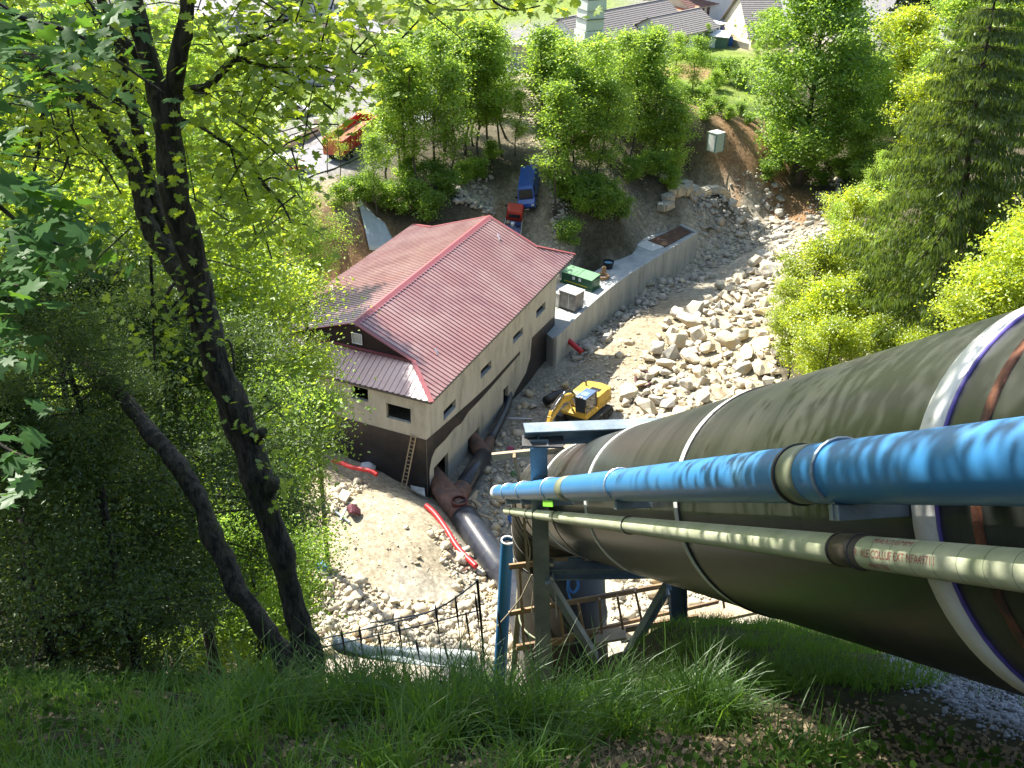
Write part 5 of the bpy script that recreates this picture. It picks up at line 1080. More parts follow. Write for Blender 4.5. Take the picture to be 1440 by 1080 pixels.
def skeleton(h, r0, crown0, width, nlimb, seed, lean=.04, rise=.6, sub=4, wob=.25):
    """trunk+limbs mesh, returns MB and twig end points"""
    r = random.Random(seed); m = MB(); tr_ = []; x = y = 0
    for i in range(9):
        z = h * i / 8; tr_.append(Vector((x, y, z))); x += r.uniform(-wob, wob) * h * .045 + lean * h / 8; y += r.uniform(-wob, wob) * h * .045
    m.tube(bez(tr_, 16), [r0 * (1 - .85 * i / 16) ** .9 * (1.25 if i == 0 else 1) for i in range(17)], 8)
    def at(f): k = min(7, int(f * 8)); return tr_[k].lerp(tr_[k + 1], f * 8 - k)
    ends = []
    for i in range(nlimb):
        f = crown0 + (0.97 - crown0) * (i + r.random() * .7) / nlimb; b = at(min(f, .98)); a = r.uniform(0, 6.28) + i * 2.4
        env = math.sin(max(.12, min(1, (f - crown0) / (1 - crown0) * .85 + .18)) * math.pi) ** .6
        L = width * env * r.uniform(.65, 1.1); d = Vector((math.cos(a), math.sin(a), rise * r.uniform(.6, 1.5))).normalized()
        p1 = b + d * L * .5 + Vector((0, 0, L * .02)); p2 = b + d * L + Vector((0, 0, L * .16 * r.uniform(-.6, 1))); rl_ = r0 * (.42 - .28 * (f - crown0))
        m.tube([b, p1, p2], [max(.012, rl_), max(.01, rl_ * .55), .008], 5, False)
        for k in range(sub):
            t = r.uniform(.35, 1); q_ = b.lerp(p1, t * 2) if t < .5 else p1.lerp(p2, t * 2 - 1); dd = Vector((r.gauss(0, 1), r.gauss(0, 1), r.gauss(.25, .7))).normalized(); e = q_ + dd * L * r.uniform(.2, .42)
            m.tube([q_, e], [max(.009, rl_ * .25), .005], 4, False); ends.append(e); ends.append(q_.lerp(e, .6))
        ends.append(p2)
    ends.append(at(.99)); return m, ends
def treekind(name, h, r0, crown0, width, nlimb, seed, nleaf, size, m_, spread=.55, bark=BARKL, **k):
    kk = {q_: k.pop(q_) for q_ in ('up', 'aspect', 'fold') if q_ in k}
    m, ends = skeleton(h, r0, crown0, width, nlimb, seed, **k); r_ = np.random.default_rng(seed)
    E_ = np.array([tuple(e) for e in ends]); idx = r_.integers(0, len(E_), nleaf); wgt = r_.uniform(.5, 1.3, len(E_))[idx]
    C = E_[idx] + r_.normal(0, 1, (nleaf, 3)) * (spread * wgt)[:, None] * np.array([1, 1, .62])
    return (m.mesh('trunk', bark, True), crownmesh('crown', C, size, m_, seed, **kk))
def plant(kind, name, label, x, y, s_=1.0, rz=None, cat='tree', group=None, dz=0, sz=None, tilt=(0, 0)):
    rz = random.uniform(0, 6.28) if rz is None else rz
    th = thing(name, label, cat, (x, y, tz(x, y) - .1 + dz), rz, group); th.rotation_euler = (tilt[0], tilt[1], rz); th.scale = (s_, s_, sz or s_)
    if kind[0]: obj('trunk', kind[0], th)
    obj('crown', kind[1], th); return th
FK = [treekind('f', 15, .12, .22, (3.3, 2.6, 3.8, 3.0, 3.5)[i], (22, 18, 26, 20, 24)[i], 11 + i, (5200, 4200, 6000, 4600, 5200)[i], .27, (L_FOREST, L_FOREST2, L_FOREST2, L_FOREST2, L_FOREST)[i], .55, rise=1.25, sub=5, wob=.6) for i in range(5)]
FB = [treekind('b', 2.6, .06, .05, 1.6, 12, 41 + i, 2600, .22, (L_FOREST, L_GREEN)[i], .34) for i in range(2)]
UB = treekind('u', 2.4, .06, .05, 1.7, 12, 47, 3200, .16, L_DARK, .34)
# ---- wooded bank left and right of the track. (px, py, z at the foot, height, where it stands)
WL_ = [(530,304,7.6,10),(545,275,9,15),(566,262,9.5,16),(590,272,9,16),(612,252,9.8,16),(633,262,9.2,15),(655,245,9.8,16),(672,258,9.3,15),(690,232,9.7,15),(706,222,9.8,15),(562,232,10,13),(580,215,10,14),(625,212,10,15),(665,205,10,14),(712,196,9.9,13),(600,190,10,12),(645,185,10,13)]
WR_ = [(779,322,5.6,15),(783,222,9.3,15),(772,250,8.8,13),(788,170,9.9,9),(724,218,9.4,9),(700,165,10,11),(675,160,10,12),(822,160,10,9),(775,285,8,16),(788,262,9,17),(806,275,8.4,15),(826,262,8.8,16),(842,280,7.8,14),(858,258,8.8,16),(880,266,8.0,15),(897,245,8.8,16),(915,258,7.6,14),(930,240,8.6,13),(948,250,7.4,10.5),(800,228,9.8,14),(835,222,9.8,12),(870,215,9.9,13),(905,208,9.9,12),(940,215,9.0,9.5),(792,200,9.9,10),(965,235,7,8.5),(850,192,9.9,10.5),(890,185,9.9,10.5)]
def ordw(i): return ['first', 'second', 'third', 'fourth', 'fifth', 'sixth', 'seventh', 'eighth', 'ninth', 'tenth', 'eleventh', 'twelfth', 'thirteenth', 'fourteenth', 'fifteenth', 'sixteenth', 'seventeenth', 'eighteenth', 'nineteenth', 'twentieth', 'twenty first', 'twenty second', 'twenty third', 'twenty fourth', 'twenty fifth', 'twenty sixth', 'twenty seventh', 'twenty eighth', 'twenty ninth', 'thirtieth', 'thirty first', 'thirty second', 'thirty third', 'thirty fourth', 'thirty fifth', 'thirty sixth', 'thirty seventh', 'thirty eighth'][i]
for W_, side in ((WL_, 'left'), (WR_, 'right')):
    order = sorted(range(len(W_)), key=lambda i: -W_[i][0] if side == 'left' else W_[i][0])
    for rank, i in enumerate(order):
        px, py, z_, h_ = W_[i]; g_ = G(px, py, z_); g_ = G(px, py, tz(g_.x, g_.y)); s_ = h_ / 15 * random.uniform(.86, 1.06)
        plant(FK[i % 5], 'woodland_tree', '%s slender light green tree counted leftwards from the track' % ordw(rank) if side == 'left' else '%s slender light green tree counted rightwards from the track' % ordw(rank), g_.x, g_.y, s_ * random.uniform(1.1, 1.35), cat='tree', group='slender trees on the %s bank of the track' % side, sz=s_)
def shrub_at(lst, kind, name, label, group, s0=1.0):
    rank = {q_: r_i for r_i, q_ in enumerate(sorted(lst))}
    for k, (px, py, z_, s_) in enumerate(lst):
        g_ = G(px, py, z_); g_ = G(px, py, tz(g_.x, g_.y)); plant(kind[k % len(kind)], name, ordw(rank[(px, py, z_, s_)]) + ' ' + label + ' from the left', g_.x, g_.y, s_ * s0, cat='shrub', group=group)
shrub_at([(800,330,5,1.0),(815,345,4.5,1.1),(832,335,5,1.2),(850,322,5.5,1.1),(870,312,5.5,1),(805,310,6.5,1.1),(828,305,6.8,1.2),(855,296,6.8,1.1),(885,292,6.2,1),(905,282,6,1),(925,268,6.5,1),(945,262,6,.9),(792,290,7.5,1)], FB[::-1], 'bank_shrub', 'dark green shrub on the bank behind the platform', 'shrubs in the thicket behind the platform')
shrub_at([(560,300,7.5,1.1),(585,292,8,1.0),(605,296,7.5,1.1),(630,280,8.5,1),(650,262,9,1),(672,272,8,.9),(690,262,8.8,.8),(540,296,8,1),(520,285,8.8,1),(500,280,9,1),(575,268,9.3,1.1),(610,262,9.3,1),(480,292,9,.9)], FB, 'bank_shrub', 'leafy shrub on the bank between the roof and the left woodland', 'shrubs on the bank above the roof')
shrub_at([(985,212,8,.7),(1000,232,7,.8),(1015,240,6.5,.7),(1030,238,6.5,.6),(985,240,7,.8),(1040,252,5,.5),(1050,225,7,.4)], FB, 'slope_shrub', 'small shrub on the brown slope around the site cabin', 'shrubs on the brown slope')
shrub_at([(1085,228,5,.9),(1100,252,4.5,.8),(1140,262,4,.9),(1160,250,5,1),(1180,262,5,1),(1090,205,7,1),(1150,280,4,.7),(1200,250,6,1.2),(1215,270,6,1.2),(1240,262,7,1.3)], FB[::-1], 'bank_shrub', 'shrub round the foot of the big green tree', 'shrubs under the big green tree')
# ---- garden plants
for k in range(9):
    px, py = 934 + k * 10.5, 74 + k * 3.4; g_ = G(px, py, 10.2); plant(FB[1], 'hedge_shrub', '%s clipped shrub of the upper garden hedge from the left' % ordw(k), g_.x, g_.y, .62, cat='hedge', group='shrubs of the upper garden hedge')
for k in range(5):
    px, py = 940 + k * 9, 128 + k * 4.4; g_ = G(px, py, 10); plant(FB[1], 'hedge_shrub', '%s clipped shrub of the lower hedge from the left' % ordw(k), g_.x, g_.y, .66, cat='hedge', group='shrubs of the lower hedge')
for px, py, s_, lb in ((1022,118,1.25,'largest round bush in the garden beside the brown soil'),(1005,128,1.0,'round yellow green bush left of the largest garden bush'),(1040,125,1.0,'dark bush right of the largest garden bush'),(990,140,.7,'small cone bush below the garden bushes')):
    g_ = G(px, py, 10); plant(FB[0 if 'yellow' in lb else 1], 'garden_bush', lb, g_.x, g_.y, s_, cat='bush')
for px, py, s_, lb in ((993,68,.26,'young tree alone on the lawn before the green shed'),(957,52,.14,'tiny ornamental tree on the lawn near the white wing'),(1055,26,.42,'bright tree beside the cream house'),(1038,52,.24,'small yellow green tree inside the garden fence'),(1062,100,.3,'olive shrub tree by the grey roof house'),(745,36,.34,'round light tree behind the utility hut'),(775,28,.3,'light tree between the road and the white house'),(1015,12,.42,'tree behind the brown roof house')):
    g_ = G(px, py, 10.3); plant(FK[3], 'garden_tree', lb, g_.x, g_.y, s_ * 1.3, cat='tree', sz=s_)
# ---- big green tree, dark conifer, backdrop trees
BG = treekind('bg', 27, .48, .07, 8.2, 56, 77, 42000, .42, L_GREEN, 1.0, rise=.45, sub=6, bark=BARK)
g_ = G(1122, 258, 3.2); plant(BG, 'big_green_tree', 'very tall dense green tree rising above the brown slope', g_.x, g_.y, .98, 1.0, sz=1.0)
def conifer(name, h, rb, r0, nwh, per, seed, m_, droop, sl_, sw_, nsp, ragged=.2, hang=.6, z0=.06):
    r = random.Random(seed); m = MB(); m.tube([(0, 0, 0), (.01 * h, 0, h * .35), (.0, .004 * h, h * .7), (0, 0, h)], [r0, r0 * .75, r0 * .4, .03], 10)
    V = []; Fq = []; T = []; 
    for i in range(nwh):
        f = z0 + (1 - z0) * (i / nwh) ** .92; z = f * h; L = rb * (1 - f) ** .8 * (1 if f > .2 else .85) + .25
        for k in range(per):
            a = k * 6.283 / per + i * 1.1 + r.uniform(-.3, .3); Lk = L * r.uniform(1 - ragged * 2, 1.1); dx, dy = math.cos(a), math.sin(a)
            P = [Vector((dx * Lk * t, dy * Lk * t, z - droop * Lk * (t - .0) ** 1.3 + droop * .5 * Lk * t ** 3)) for t in (0, .35, .7, 1)]
            m.tube(P, [max(.015, r0 * .16 * (1 - f) + .012), .02, .014, .006], 4, False)
            n = max(4, int(nsp * Lk / rb))
            for j in range(n):
                t = r.uniform(.15, 1); q_ = min(2, int(t * 3)); p = P[q_].lerp(P[q_ + 1], t * 3 - q_); side = r.choice((-1, 1)); w_ = Lk * .20 * (1.1 - t) + .15
                p = p + Vector((-dy * side * r.random() * w_ * 1.6, dx * side * r.random() * w_ * 1.6, -.05))
                d = Vector((dx * .4 - dy * side * r.uniform(.1, .9), dy * .4 + dx * side * r.uniform(.1, .9), -hang * r.uniform(.4, 1.8))).normalized(); l_ = sl_ * r.uniform(.5, 1.2); s_ = d.cross(Vector((r.gauss(0, 1), r.gauss(0, 1), r.gauss(0, .3)))).normalized() * sw_
                b = len(V); V += [tuple(p - s_ * .3), tuple(p + d * l_ * .45 - s_), tuple(p + d * l_), tuple(p + d * l_ * .45 + s_)]; Fq.append((b, b + 1, b + 2, b + 3)); T.append(min(1, max(0, .5 + r.gauss(0, .2))))
    return (m.mesh('trunk', BARKL if name != 's' else BARK, True), fastmesh('crown', np.array(V), np.array(Fq), m_, np.repeat(T, 4)))
SPR = conifer('s', 30, 10.2, .40, 23, 9, 5, L_SPRUCE, .15, .62, .062, 520, .14, 1.7, .04)
DKC = conifer('d', 18, 6.0, .4, 30, 9, 8, L_CON, .12, .75, .16, 70, .15, .25)
def by_sight(px, py_top, y, h): # foot of a tree of height h whose top is seen at (px,py_top) at distance y
    p = AY(px, py_top, y); return p.x, p.y, p.z - h
x_, y_, z_ = by_sight(1392, -60, 66, 30)
FX, FYY = AY(1308, 480, 70).x, 70
th = plant(SPR, 'spruce', 'tall ragged spruce with drooping branches at the right edge', FX + .5, FYY, 1.0); th.rotation_euler = (0, R(-4), 0); DBG and print('SPR base', proj(th.location), proj(th.location + Vector((0, 0, 30))))
g_ = G(1278, 66, 10.8); plant(DKC, 'dark_conifer', 'broad dark blue green conifer standing in front of the pale square', g_.x, g_.y, 1.0, 0)
BT = treekind('bt', 16, .26, .16, 5.2, 32, 91, 14000, .36, L_BRIGHT, .75, rise=.5, sub=5)
BT2 = treekind('bt2', 15, .26, .12, 5.0, 32, 92, 14000, .34, L_FOREST2, .75, rise=.5, sub=5)
for k, (px, py, z_, s_, lb, kd) in enumerate(((1250,190,9,.95,'bright yellow green tree right of the big green tree',BT),(1215,215,7,.8,'darker tree hard against the right side of the big green tree',BT2),(1330,150,10,1.0,'light tree between the dark conifer and the spruce',BT2),(1400,150,10.5,1.1,'light green tree behind the spruce top',BT2),(1440,120,10.5,1.1,'tree cut by the right frame edge behind the spruce',BT),(1360,90,10.8,.8,'far light tree at the top right',BT),(1275,215,9,.8,'mid green tree left behind the spruce',BT2),(1190,160,9,.7,'small tree showing beside the top of the big green tree',BT2),(1430,40,11,.9,'far bright tree in the top right corner',BT),(1080,80,10.4,.5,'small tree between the grey roof house and the big green tree',BT2),(1270,110,10.6,.62,'lime green tree just below the dark conifer',BT),(1290,260,9,.8,'yellowish tree half hidden by the spruce branches',BT),(1228,300,7,.45,'round leafy tree in the gap left of the spruce',BT2),(1205,262,6,.6,'dark leafy tree behind the bare thin trees',BT2))):
    g_ = G(px, py, z_); z2 = tz(g_.x, g_.y); g_ = G(px, py, min(z2, 14)); plant(kd, 'leafy_tree', lb, g_.x, g_.y, s_)
def plant_c(kind, name, label, p, s_, cz, cat='tree'):
    """crown centre at p; the tree stands on the ground below it on as long a trunk as that takes"""
    g = tz(p.x, p.y); base = p.z - cz * s_; th = thing(name, label, cat, (p.x, p.y, g - .1), random.uniform(0, 6.28)); th.scale = (s_,) * 3
    off = (base - g) / s_
    if off < 0: th.location.z = max(base, g - 2.5 * s_); off = 0
    obj('trunk', kind[0], th, loc=(0, 0, off)); obj('crown', kind[1], th, loc=(0, 0, off))
    if off > .3:
        r0 = max(abs(v_.co.x) for v_ in kind[0].vertices if abs(v_.co.z) < .05 and abs(v_.co.x) < 1); m = MB(); m.tube([(0, 0, -1), (.15, .1, off * .4), (0, 0, off + .05)], [r0 * 1.35, r0 * 1.1, r0], 8)
        obj('lower_trunk', m.mesh('lower_trunk', BARK, True), th)
    return th
# bright young maples on the right slope
BR = [treekind('br', 9, .14, .10, 4.0, 24, 61 + i, 11500, .25, L_BRIGHT, .62, rise=.7, sub=6, wob=.7) for i in range(2)]
for k, (px, py, y, s_, lb) in enumerate(((1150,392,84,.85,'lime green young tree left of the spruce beside the boulders'),(1185,360,88,.8,'lime green young tree standing higher left of the spruce'),(1120,470,74,.62,'lowest lime green bush reaching over the boulders'),(1170,455,72,.9,'lime green tree filling the gap above the penstock'),(1210,440,74,.8,'lime green tree touching the spruce branches'),(1240,490,66,.62,'lime green tree just above the grey penstock'),(1165,500,66,.7,'low lime green bush right above the penstock'),(1445,400,46,.8,'bright green tree cut by the right frame edge over the penstock'),(1395,440,44,.6,'bright green bush between the spruce trunk and the penstock'),(1290,505,64,.6,'lime green tree at the spruce foot'),(1200,310,96,.8,'lime green crown behind the two bare trees'),(1110,420,80,.45,'small green bush at the edge of the boulder heap'),(1480,370,52,.8,'bright green crown at the right frame edge below the spruce top'))):
    p = AY(px, py, y); plant_c(BR[k % 2], 'young_tree', lb, p, s_, 5.5)
TH = [treekind('th', 15, .10, .35, 2.6, 16, 71 + i, 2200, .20, L_FOREST2, .45, rise=1.1, sub=4, bark=BARK) for i in range(2)]
for px, py, y, h_, lb in ((462,262,108,.62,'sparse thin tree in front of the red trailer'),(480,275,104,.6,'second sparse thin tree in front of the red trailer'),(1162,380,92,.72,'bare dark thin tree with few leaves in front of the big green tree'),(1225,405,84,.95,'taller bare thin tree standing left of the spruce'),(1255,300,100,.7,'sparse thin tree behind the lime green crowns')):
    p = AY(px, py, y); (DBG and print('TH', p.z - tz(p.x, p.y))); plant(TH[0], 'sparse_tree', lb, p.x, p.y, h_)
# ---- trees left and below the camera: a leafy wall on the hillside
NK = [treekind('n', 13, .16, .25, 3.9, 34, 81 + i, 24000, .155, (L_NEAR, L_NEAR, L_FOREST)[i], .55, rise=.5, sub=6, bark=BARK) for i in range(3)]
NEAR = [(352,490,27,.74,'light green maple crown reaching out in front of the building corner'),(310,330,34,.95,'light green tree left of the building above the dark trunk'),(150,250,30,1.0,'yellow green tree filling the upper left behind the branches'),(40,330,26,.9,'yellow green tree at the left frame edge'),(230,500,22,.85,'mid green tree behind the twin trunks'),(400,620,25,.50,'small maple crown below the building corner'),(395,760,22,.5,'low green maple beside the rubble at the foot of the dark trunk'),(110,480,20,.8,'sunlit tree behind the dark yew at left'),(225,180,44,1.0,'tall light tree behind the dark forked trunk'),(60,140,46,1.2,'light tree in the upper left behind the maple leaves'),(285,190,58,1.0,'pale green tree left of the jeep'),(300,640,17,.6,'shaded green bush behind the right trunk'),(180,720,15,.55,'shaded bush left of the twin trunks'),(330,800,16,.45,'low shaded bush at the foot of the right trunk'),(420,330,52,.62,'small light tree left of the roof on the brown bank'),(20,560,22,.8,'mid green tree low at the left edge'),(270,880,13,.42,'low leafy bush behind the foreground grass left of the forked tree'),(365,900,12,.34,'small bush just left of the forked tree base'),(330,730,19,.5,'shaded bush between the twin trunks and the mound')]
for w_, s_, lb in (((-21.6, 76.7, 27.5), .58, 'tall slender tree on the brown bank nearest the powerhouse gable'), ((-25.8, 79, 27.5), .85, 'tall tree on the brown bank far behind the forked trunk'), ((-23.5, 84, 25.5), .7, 'slimmer tall tree on the brown bank near the jeep'), ((-22.5, 79, 16.5), .62, 'leafy tree on the brown bank whose shade falls on the left roof slope'), ((-20.5, 75, 14.0), .5, 'smaller leafy tree beside the left eaves of the powerhouse')): plant_c(BT2, 'bank_tree', lb, Vector(w_), s_, 10)
for k, (px, py, y, s_, lb) in enumerate(NEAR):
    plant_c(NK[k % 3], 'hillside_tree', lb, AY(px, py, y), s_, 8.3)
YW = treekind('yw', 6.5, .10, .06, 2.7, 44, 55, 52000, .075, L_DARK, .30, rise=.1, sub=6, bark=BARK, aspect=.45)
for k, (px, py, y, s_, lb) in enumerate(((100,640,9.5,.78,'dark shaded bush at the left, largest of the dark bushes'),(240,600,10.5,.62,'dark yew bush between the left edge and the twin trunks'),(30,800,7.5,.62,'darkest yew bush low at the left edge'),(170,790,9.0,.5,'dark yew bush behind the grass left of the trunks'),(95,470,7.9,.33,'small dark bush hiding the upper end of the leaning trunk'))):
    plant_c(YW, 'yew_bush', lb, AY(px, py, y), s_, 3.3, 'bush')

# trees added on the left slope, tops out of view, to shade the foreground
SHK = [treekind('sh', 12, .22, .12, 4.4, 40, 131 + i, 15000, .17, L_NEAR, .55, rise=.35, sub=6, bark=BARK) for i in range(2)]
for k, (x_, y_, z_, s_, lb) in enumerate(((-10.5, 5.5, 49.5, .9, 'added tall shade tree left of the camera above the near maple leaves'), (-7.6, 10.6, 50.0, .72, 'added tall slim shade tree rising out of the picture behind the near maple leaves'), (-7.4, 7.0, 48.6, .6, 'added slim shade tree just outside the left frame edge'))):
    plant_c(SHK[k % 2], 'shade_tree', lb, Vector((x_, y_, z_)), s_, 6.6)
# ---------------------------------------------------------------- the dark forked tree in front
fk = thing('forked_tree', 'dark leaning maple with mossy forked trunks close to the camera on the left', 'tree', AY(430, 925, 6.6))
PXM = 1 / FPX
def limb(nm, pts, parent=fk, m_=BARK, seg=14, wob=.35, extra=None):
    """pts: (px, py, y, width in survey pixels)"""
    P = [AY(a, b, c) for a, b, c, _ in pts]; Rr = [w_ * .46 * proj(p)[2] * PXM for p, (_, _, _, w_) in zip(P, pts)]
    if extra: P += [Vector(e[:3]) for e in extra]; Rr += [e[3] for e in extra]
    PP = bez(P, 7 * (len(P) - 1)); k = (len(PP) - 1) / (len(P) - 1); RR_ = [float(np.interp(i / k, range(len(Rr)), Rr)) for i in range(len(PP))]
    if max(RR_) > .03: PP = [p + Vector((mn.noise(p * 3.1), mn.noise(p * 3.1 + Vector((9, 0, 0))), 0)) * .018 for p in PP]
    m = MB(); m.tube(PP, RR_, seg, True, wob); o = m.build(nm, m_, parent, True); return PP
TR = []
TR.append(limb('trunk', [(436,960,6.6,52),(428,900,6.6,42),(408,830,6.6,38),(385,740,6.55,40),(360,670,6.5,46),(345,620,6.5,44),(320,550,6.45,46),(300,490,6.4,44),(283,420,6.4,46),(268,350,6.35,38),(248,270,6.3,42),(236,190,6.3,42),(230,125,6.3,48)], seg=20))
TR.append(limb('limb', [(226,140,6.3,36),(210,85,6.3,26),(198,40,6.3,26),(188,-10,6.3,24),(176,-90,6.3,22),(160,-200,6.3,18),(150,-330,6.4,12)]))
TR.append(limb('limb', [(238,140,6.3,34),(250,90,6.2,26),(258,40,6.2,26),(264,-10,6.2,26),(275,-110,6.1,22),(300,-240,6.0,16),(320,-380,6.0,10)]))
TR.append(limb('second_trunk', [(290,440,6.5,24),(262,400,6.6,34),(240,360,6.7,30),(216,330,6.8,28),(200,280,6.9,27),(180,225,7.0,25),(150,180,7.1,22),(118,140,7.1,20),(88,115,7.2,24),(55,88,7.2,20),(15,70,7.3,17),(-30,50,7.3,14)], seg=14))
TR.append(limb('second_trunk', [(285,450,6.6,16),(250,370,6.8,16),(225,300,6.9,16),(205,235,7.0,16),(195,190,7.0,16),(182,140,7.0,16),(172,80,7.0,16),(160,40,7.0,15),(140,-10,7.0,13),(120,-80,7,11)], seg=12))
for nm, P in (('branch', [(196,80,6.4,16),(170,55,6.4,14),(145,35,6.4,12),(120,0,6.4,10),(100,-40,6.4,8)]),
    ('branch', [(243,150,6.3,12),(265,127,6.3,12),(290,122,6.2,14),(315,98,6.2,12),(330,80,6.2,12),(336,66,6.2,9),(362,54,6.2,7),(382,40,6.2,5),(420,20,6.1,3)]),
    ('branch', [(328,85,6.2,9),(355,80,6.2,7),(385,76,6.1,6),(410,84,6.1,5),(440,92,6.0,4),(480,108,6,3)]),
    ('branch', [(330,83,6.2,6),(380,95,6.1,5),(420,110,6.1,4),(450,140,6.0,3),(475,160,6,2)]),
    ('branch', [(340,65,6.2,5),(345,50,6.2,5),(375,42,6.1,4),(408,10,6.1,3),(440,-10,6,2)]),
    ('branch', [(243,168,6.3,6),(270,172,6.3,6),(300,190,6.2,6),(330,210,6.2,6),(355,235,6.2,6),(370,258,6.1,6),(395,285,6.1,4),(408,310,6.0,3)]),
    ('branch', [(325,208,6.2,4),(333,240,6.2,3),(345,270,6.1,3),(352,300,6.1,2),(360,330,6,2)]),
    ('branch', [(360,80,6.1,4),(372,110,6.1,3),(378,118,6.1,3),(395,125,6.1,3),(415,140,6,2)]),
    ('branch', [(370,255,6.1,3),(385,250,6.1,3),(410,262,6,2),(430,290,6,2)]),
    ('branch', [(62,112,7.1,12),(95,112,7.1,10),(125,122,7.0,9),(160,138,7.0,8),(190,150,7,6)]),
    ('branch', [(88,130,7.1,9),(70,150,7.1,9),(58,168,7.1,7),(55,210,7.1,6),(45,250,7.1,5),(35,285,7,4)]),
    ('branch', [(66,122,7.1,5),(40,135,7.1,6),(15,148,7.1,6),(-20,165,7.1,6)]),
    ('branch', [(92,120,7.1,4),(98,170,7,4),(110,200,7,4),(96,222,7,4),(85,250,7,3),(70,262,7,2)]),
    ('branch', [(72,30,7,3),(62,120,7.1,4),(68,140,7.1,4)]),
    ('branch', [(212,360,6.4,5),(214,420,6.4,5),(216,470,6.4,4),(218,520,6.4,3)]),
    ('branch', [(250,395,6.3,6),(238,408,6.2,5),(232,430,6.2,5),(245,448,6.15,5),(262,445,6.15,7),(276,436,6.1,6)]),
    ('branch', [(265,420,6.2,5),(258,430,6.2,6),(247,440,6.2,5),(244,430,6.2,4),(256,418,6.2,4),(262,410,6.2,5)]),
    ('stub', [(358,620,6.5,20),(366,612,6.4,18),(370,606,6.35,14)]),
    ('stub', [(372,700,6.5,26),(382,680,6.42,24),(384,672,6.4,18)]),
    ('branch', [(330,520,6.4,4),(322,480,6.4,3),(300,490,6.4,3),(270,510,6.3,2),(240,530,6.3,2)]),
    ('branch', [(325,560,6.4,3),(345,600,6.3,3),(360,590,6.3,2),(390,570,6.2,2)])):
    TR.append(limb(nm, P, seg=7, wob=.25))
rt = thing('leaning_trunk', 'slanting dark trunk rising leftwards beside the forked tree', 'tree', AY(408, 935, 6.9)); 
LT = limb('trunk', [(418,960,6.9,34),(398,920,6.95,32),(360,865,7.0,31),(330,820,7.1,30),(305,765,7.2,32),(285,715,7.3,30),(258,665,7.4,28),(232,630,7.5,28),(205,598,7.7,25),(168,555,7.9,22),(125,515,8.1,20),(75,480,8.3,17),(20,452,8.5,14),(-40,430,8.7,12)], rt, seg=16)

# palmate maple leaf, five lobes, slightly cupped
def maple_leaf_base():
    ang = [-90, -62, -34, -20, 8, 24, 42, 58, 74, 90, 106, 122, 138, 156, 172, 200, 214, 242]
    rad = [.10, .42, .40, .62, .80, .50, .62, .90, .58, 1.05, .58, .90, .62, .50, .80, .62, .40, .42]
    P = [(0, 0, 0)] + [(r_ * math.cos(R(a)), r_ * math.sin(R(a)), -.16 * r_ * r_ + .05 * (i % 2)) for i, (a, r_) in enumerate(zip(ang, rad))]
    n = len(ang); F = [(0, 1 + i, 1 + (i + 1) % n) for i in range(n)]; return np.array(P) * .5, np.array(F)
ML_V, ML_F = maple_leaf_base()
SM_V = np.array([(0, -.45, 0), (.42, -.1, .05), (.3, .28, .0), (0, .55, -.06), (-.3, .28, .0), (-.42, -.1, .05)]); SM_F = np.array([(0, 1, 2), (0, 2, 3), (0, 3, 4), (0, 4, 5)])
def leafcloud(name, C, size, m_, seed, base=(ML_V, ML_F), up=1.2, jit=.3, parent=None, face=None, **kw):
    r_ = np.random.default_rng(seed); n = len(C); Vb, Fb = base
    nrm = r_.normal(size=(n, 3)); nrm[:, 2] = np.abs(nrm[:, 2]) + up
    nrm /= np.linalg.norm(nrm, axis=1)[:, None]; d = r_.normal(size=(n, 3)); d -= (d * nrm).sum(1)[:, None] * nrm; d /= np.linalg.norm(d, axis=1)[:, None]; s = np.cross(d, nrm)
    sz = size * (1 + jit * r_.uniform(-1, 1, n)); V = C[:, None] + (Vb[None, :, 0, None] * s[:, None] + Vb[None, :, 1, None] * d[:, None] + Vb[None, :, 2, None] * nrm[:, None]) * sz[:, None, None]
    Fq = (Fb[None] + (np.arange(n) * len(Vb))[:, None, None]).reshape(-1, 3); t = np.repeat(np.clip(r_.normal(.5, .2, n), 0, 1), len(Vb))
    me = fastmesh(name, V.reshape(-1, 3), Fq, m_, t); o = obj(name, me, **kw)
    if parent: put(o, parent)
    return o
LEAFM = {}
def leafparts(C, size, m_, parent, n, up, seed):
    """the leaves that show largest, each an object of its own; returns the remaining centres"""
    r = random.Random(seed)
    if m_.name not in LEAFM: LEAFM[m_.name] = [fastmesh('leaf', ML_V + np.array([[0, 0, .0]]) * k, ML_F, m_, np.full(len(ML_V), .2 + .2 * k)) for k in range(4)]
    Q = [proj(c) for c in C]; ok = [i for i, q_ in enumerate(Q) if 0 < q_[0] < 1440 and 0 < q_[1] < 1080 and q_[2] > .5]; ok.sort(key=lambda i: Q[i][2]); pick = ok[:n]
    inv = world_of(parent).inverted()
    for i in pick:
        nrm = Vector((r.gauss(0, 1), r.gauss(0, 1), abs(r.gauss(0, 1)) + up)).normalized(); qt = nrm.to_track_quat('Z', 'Y') @ Euler((0, 0, r.uniform(0, 6.28))).to_quaternion()
        o = obj('leaf', LEAFM[m_.name][r.randrange(4)]); o.matrix_basis = Matrix.LocRotScale(Vector(C[i]), qt, Vector((1, 1, 1)) * size * r.uniform(.7, 1.3)); o.parent = parent; o.matrix_parent_inverse = inv
    return np.array([c for i, c in enumerate(C) if i not in set(pick)])
def clouds(spec, seed):
    r_ = np.random.default_rng(seed); out = []
    for px, py, y, sx, sy, sd, n in spec:
        for _ in range(n):
            p = AY(px + r_.normal(0, sx), py + r_.normal(0, sy), y + r_.normal(0, sd)); out.append(tuple(p))
    return np.array(out)
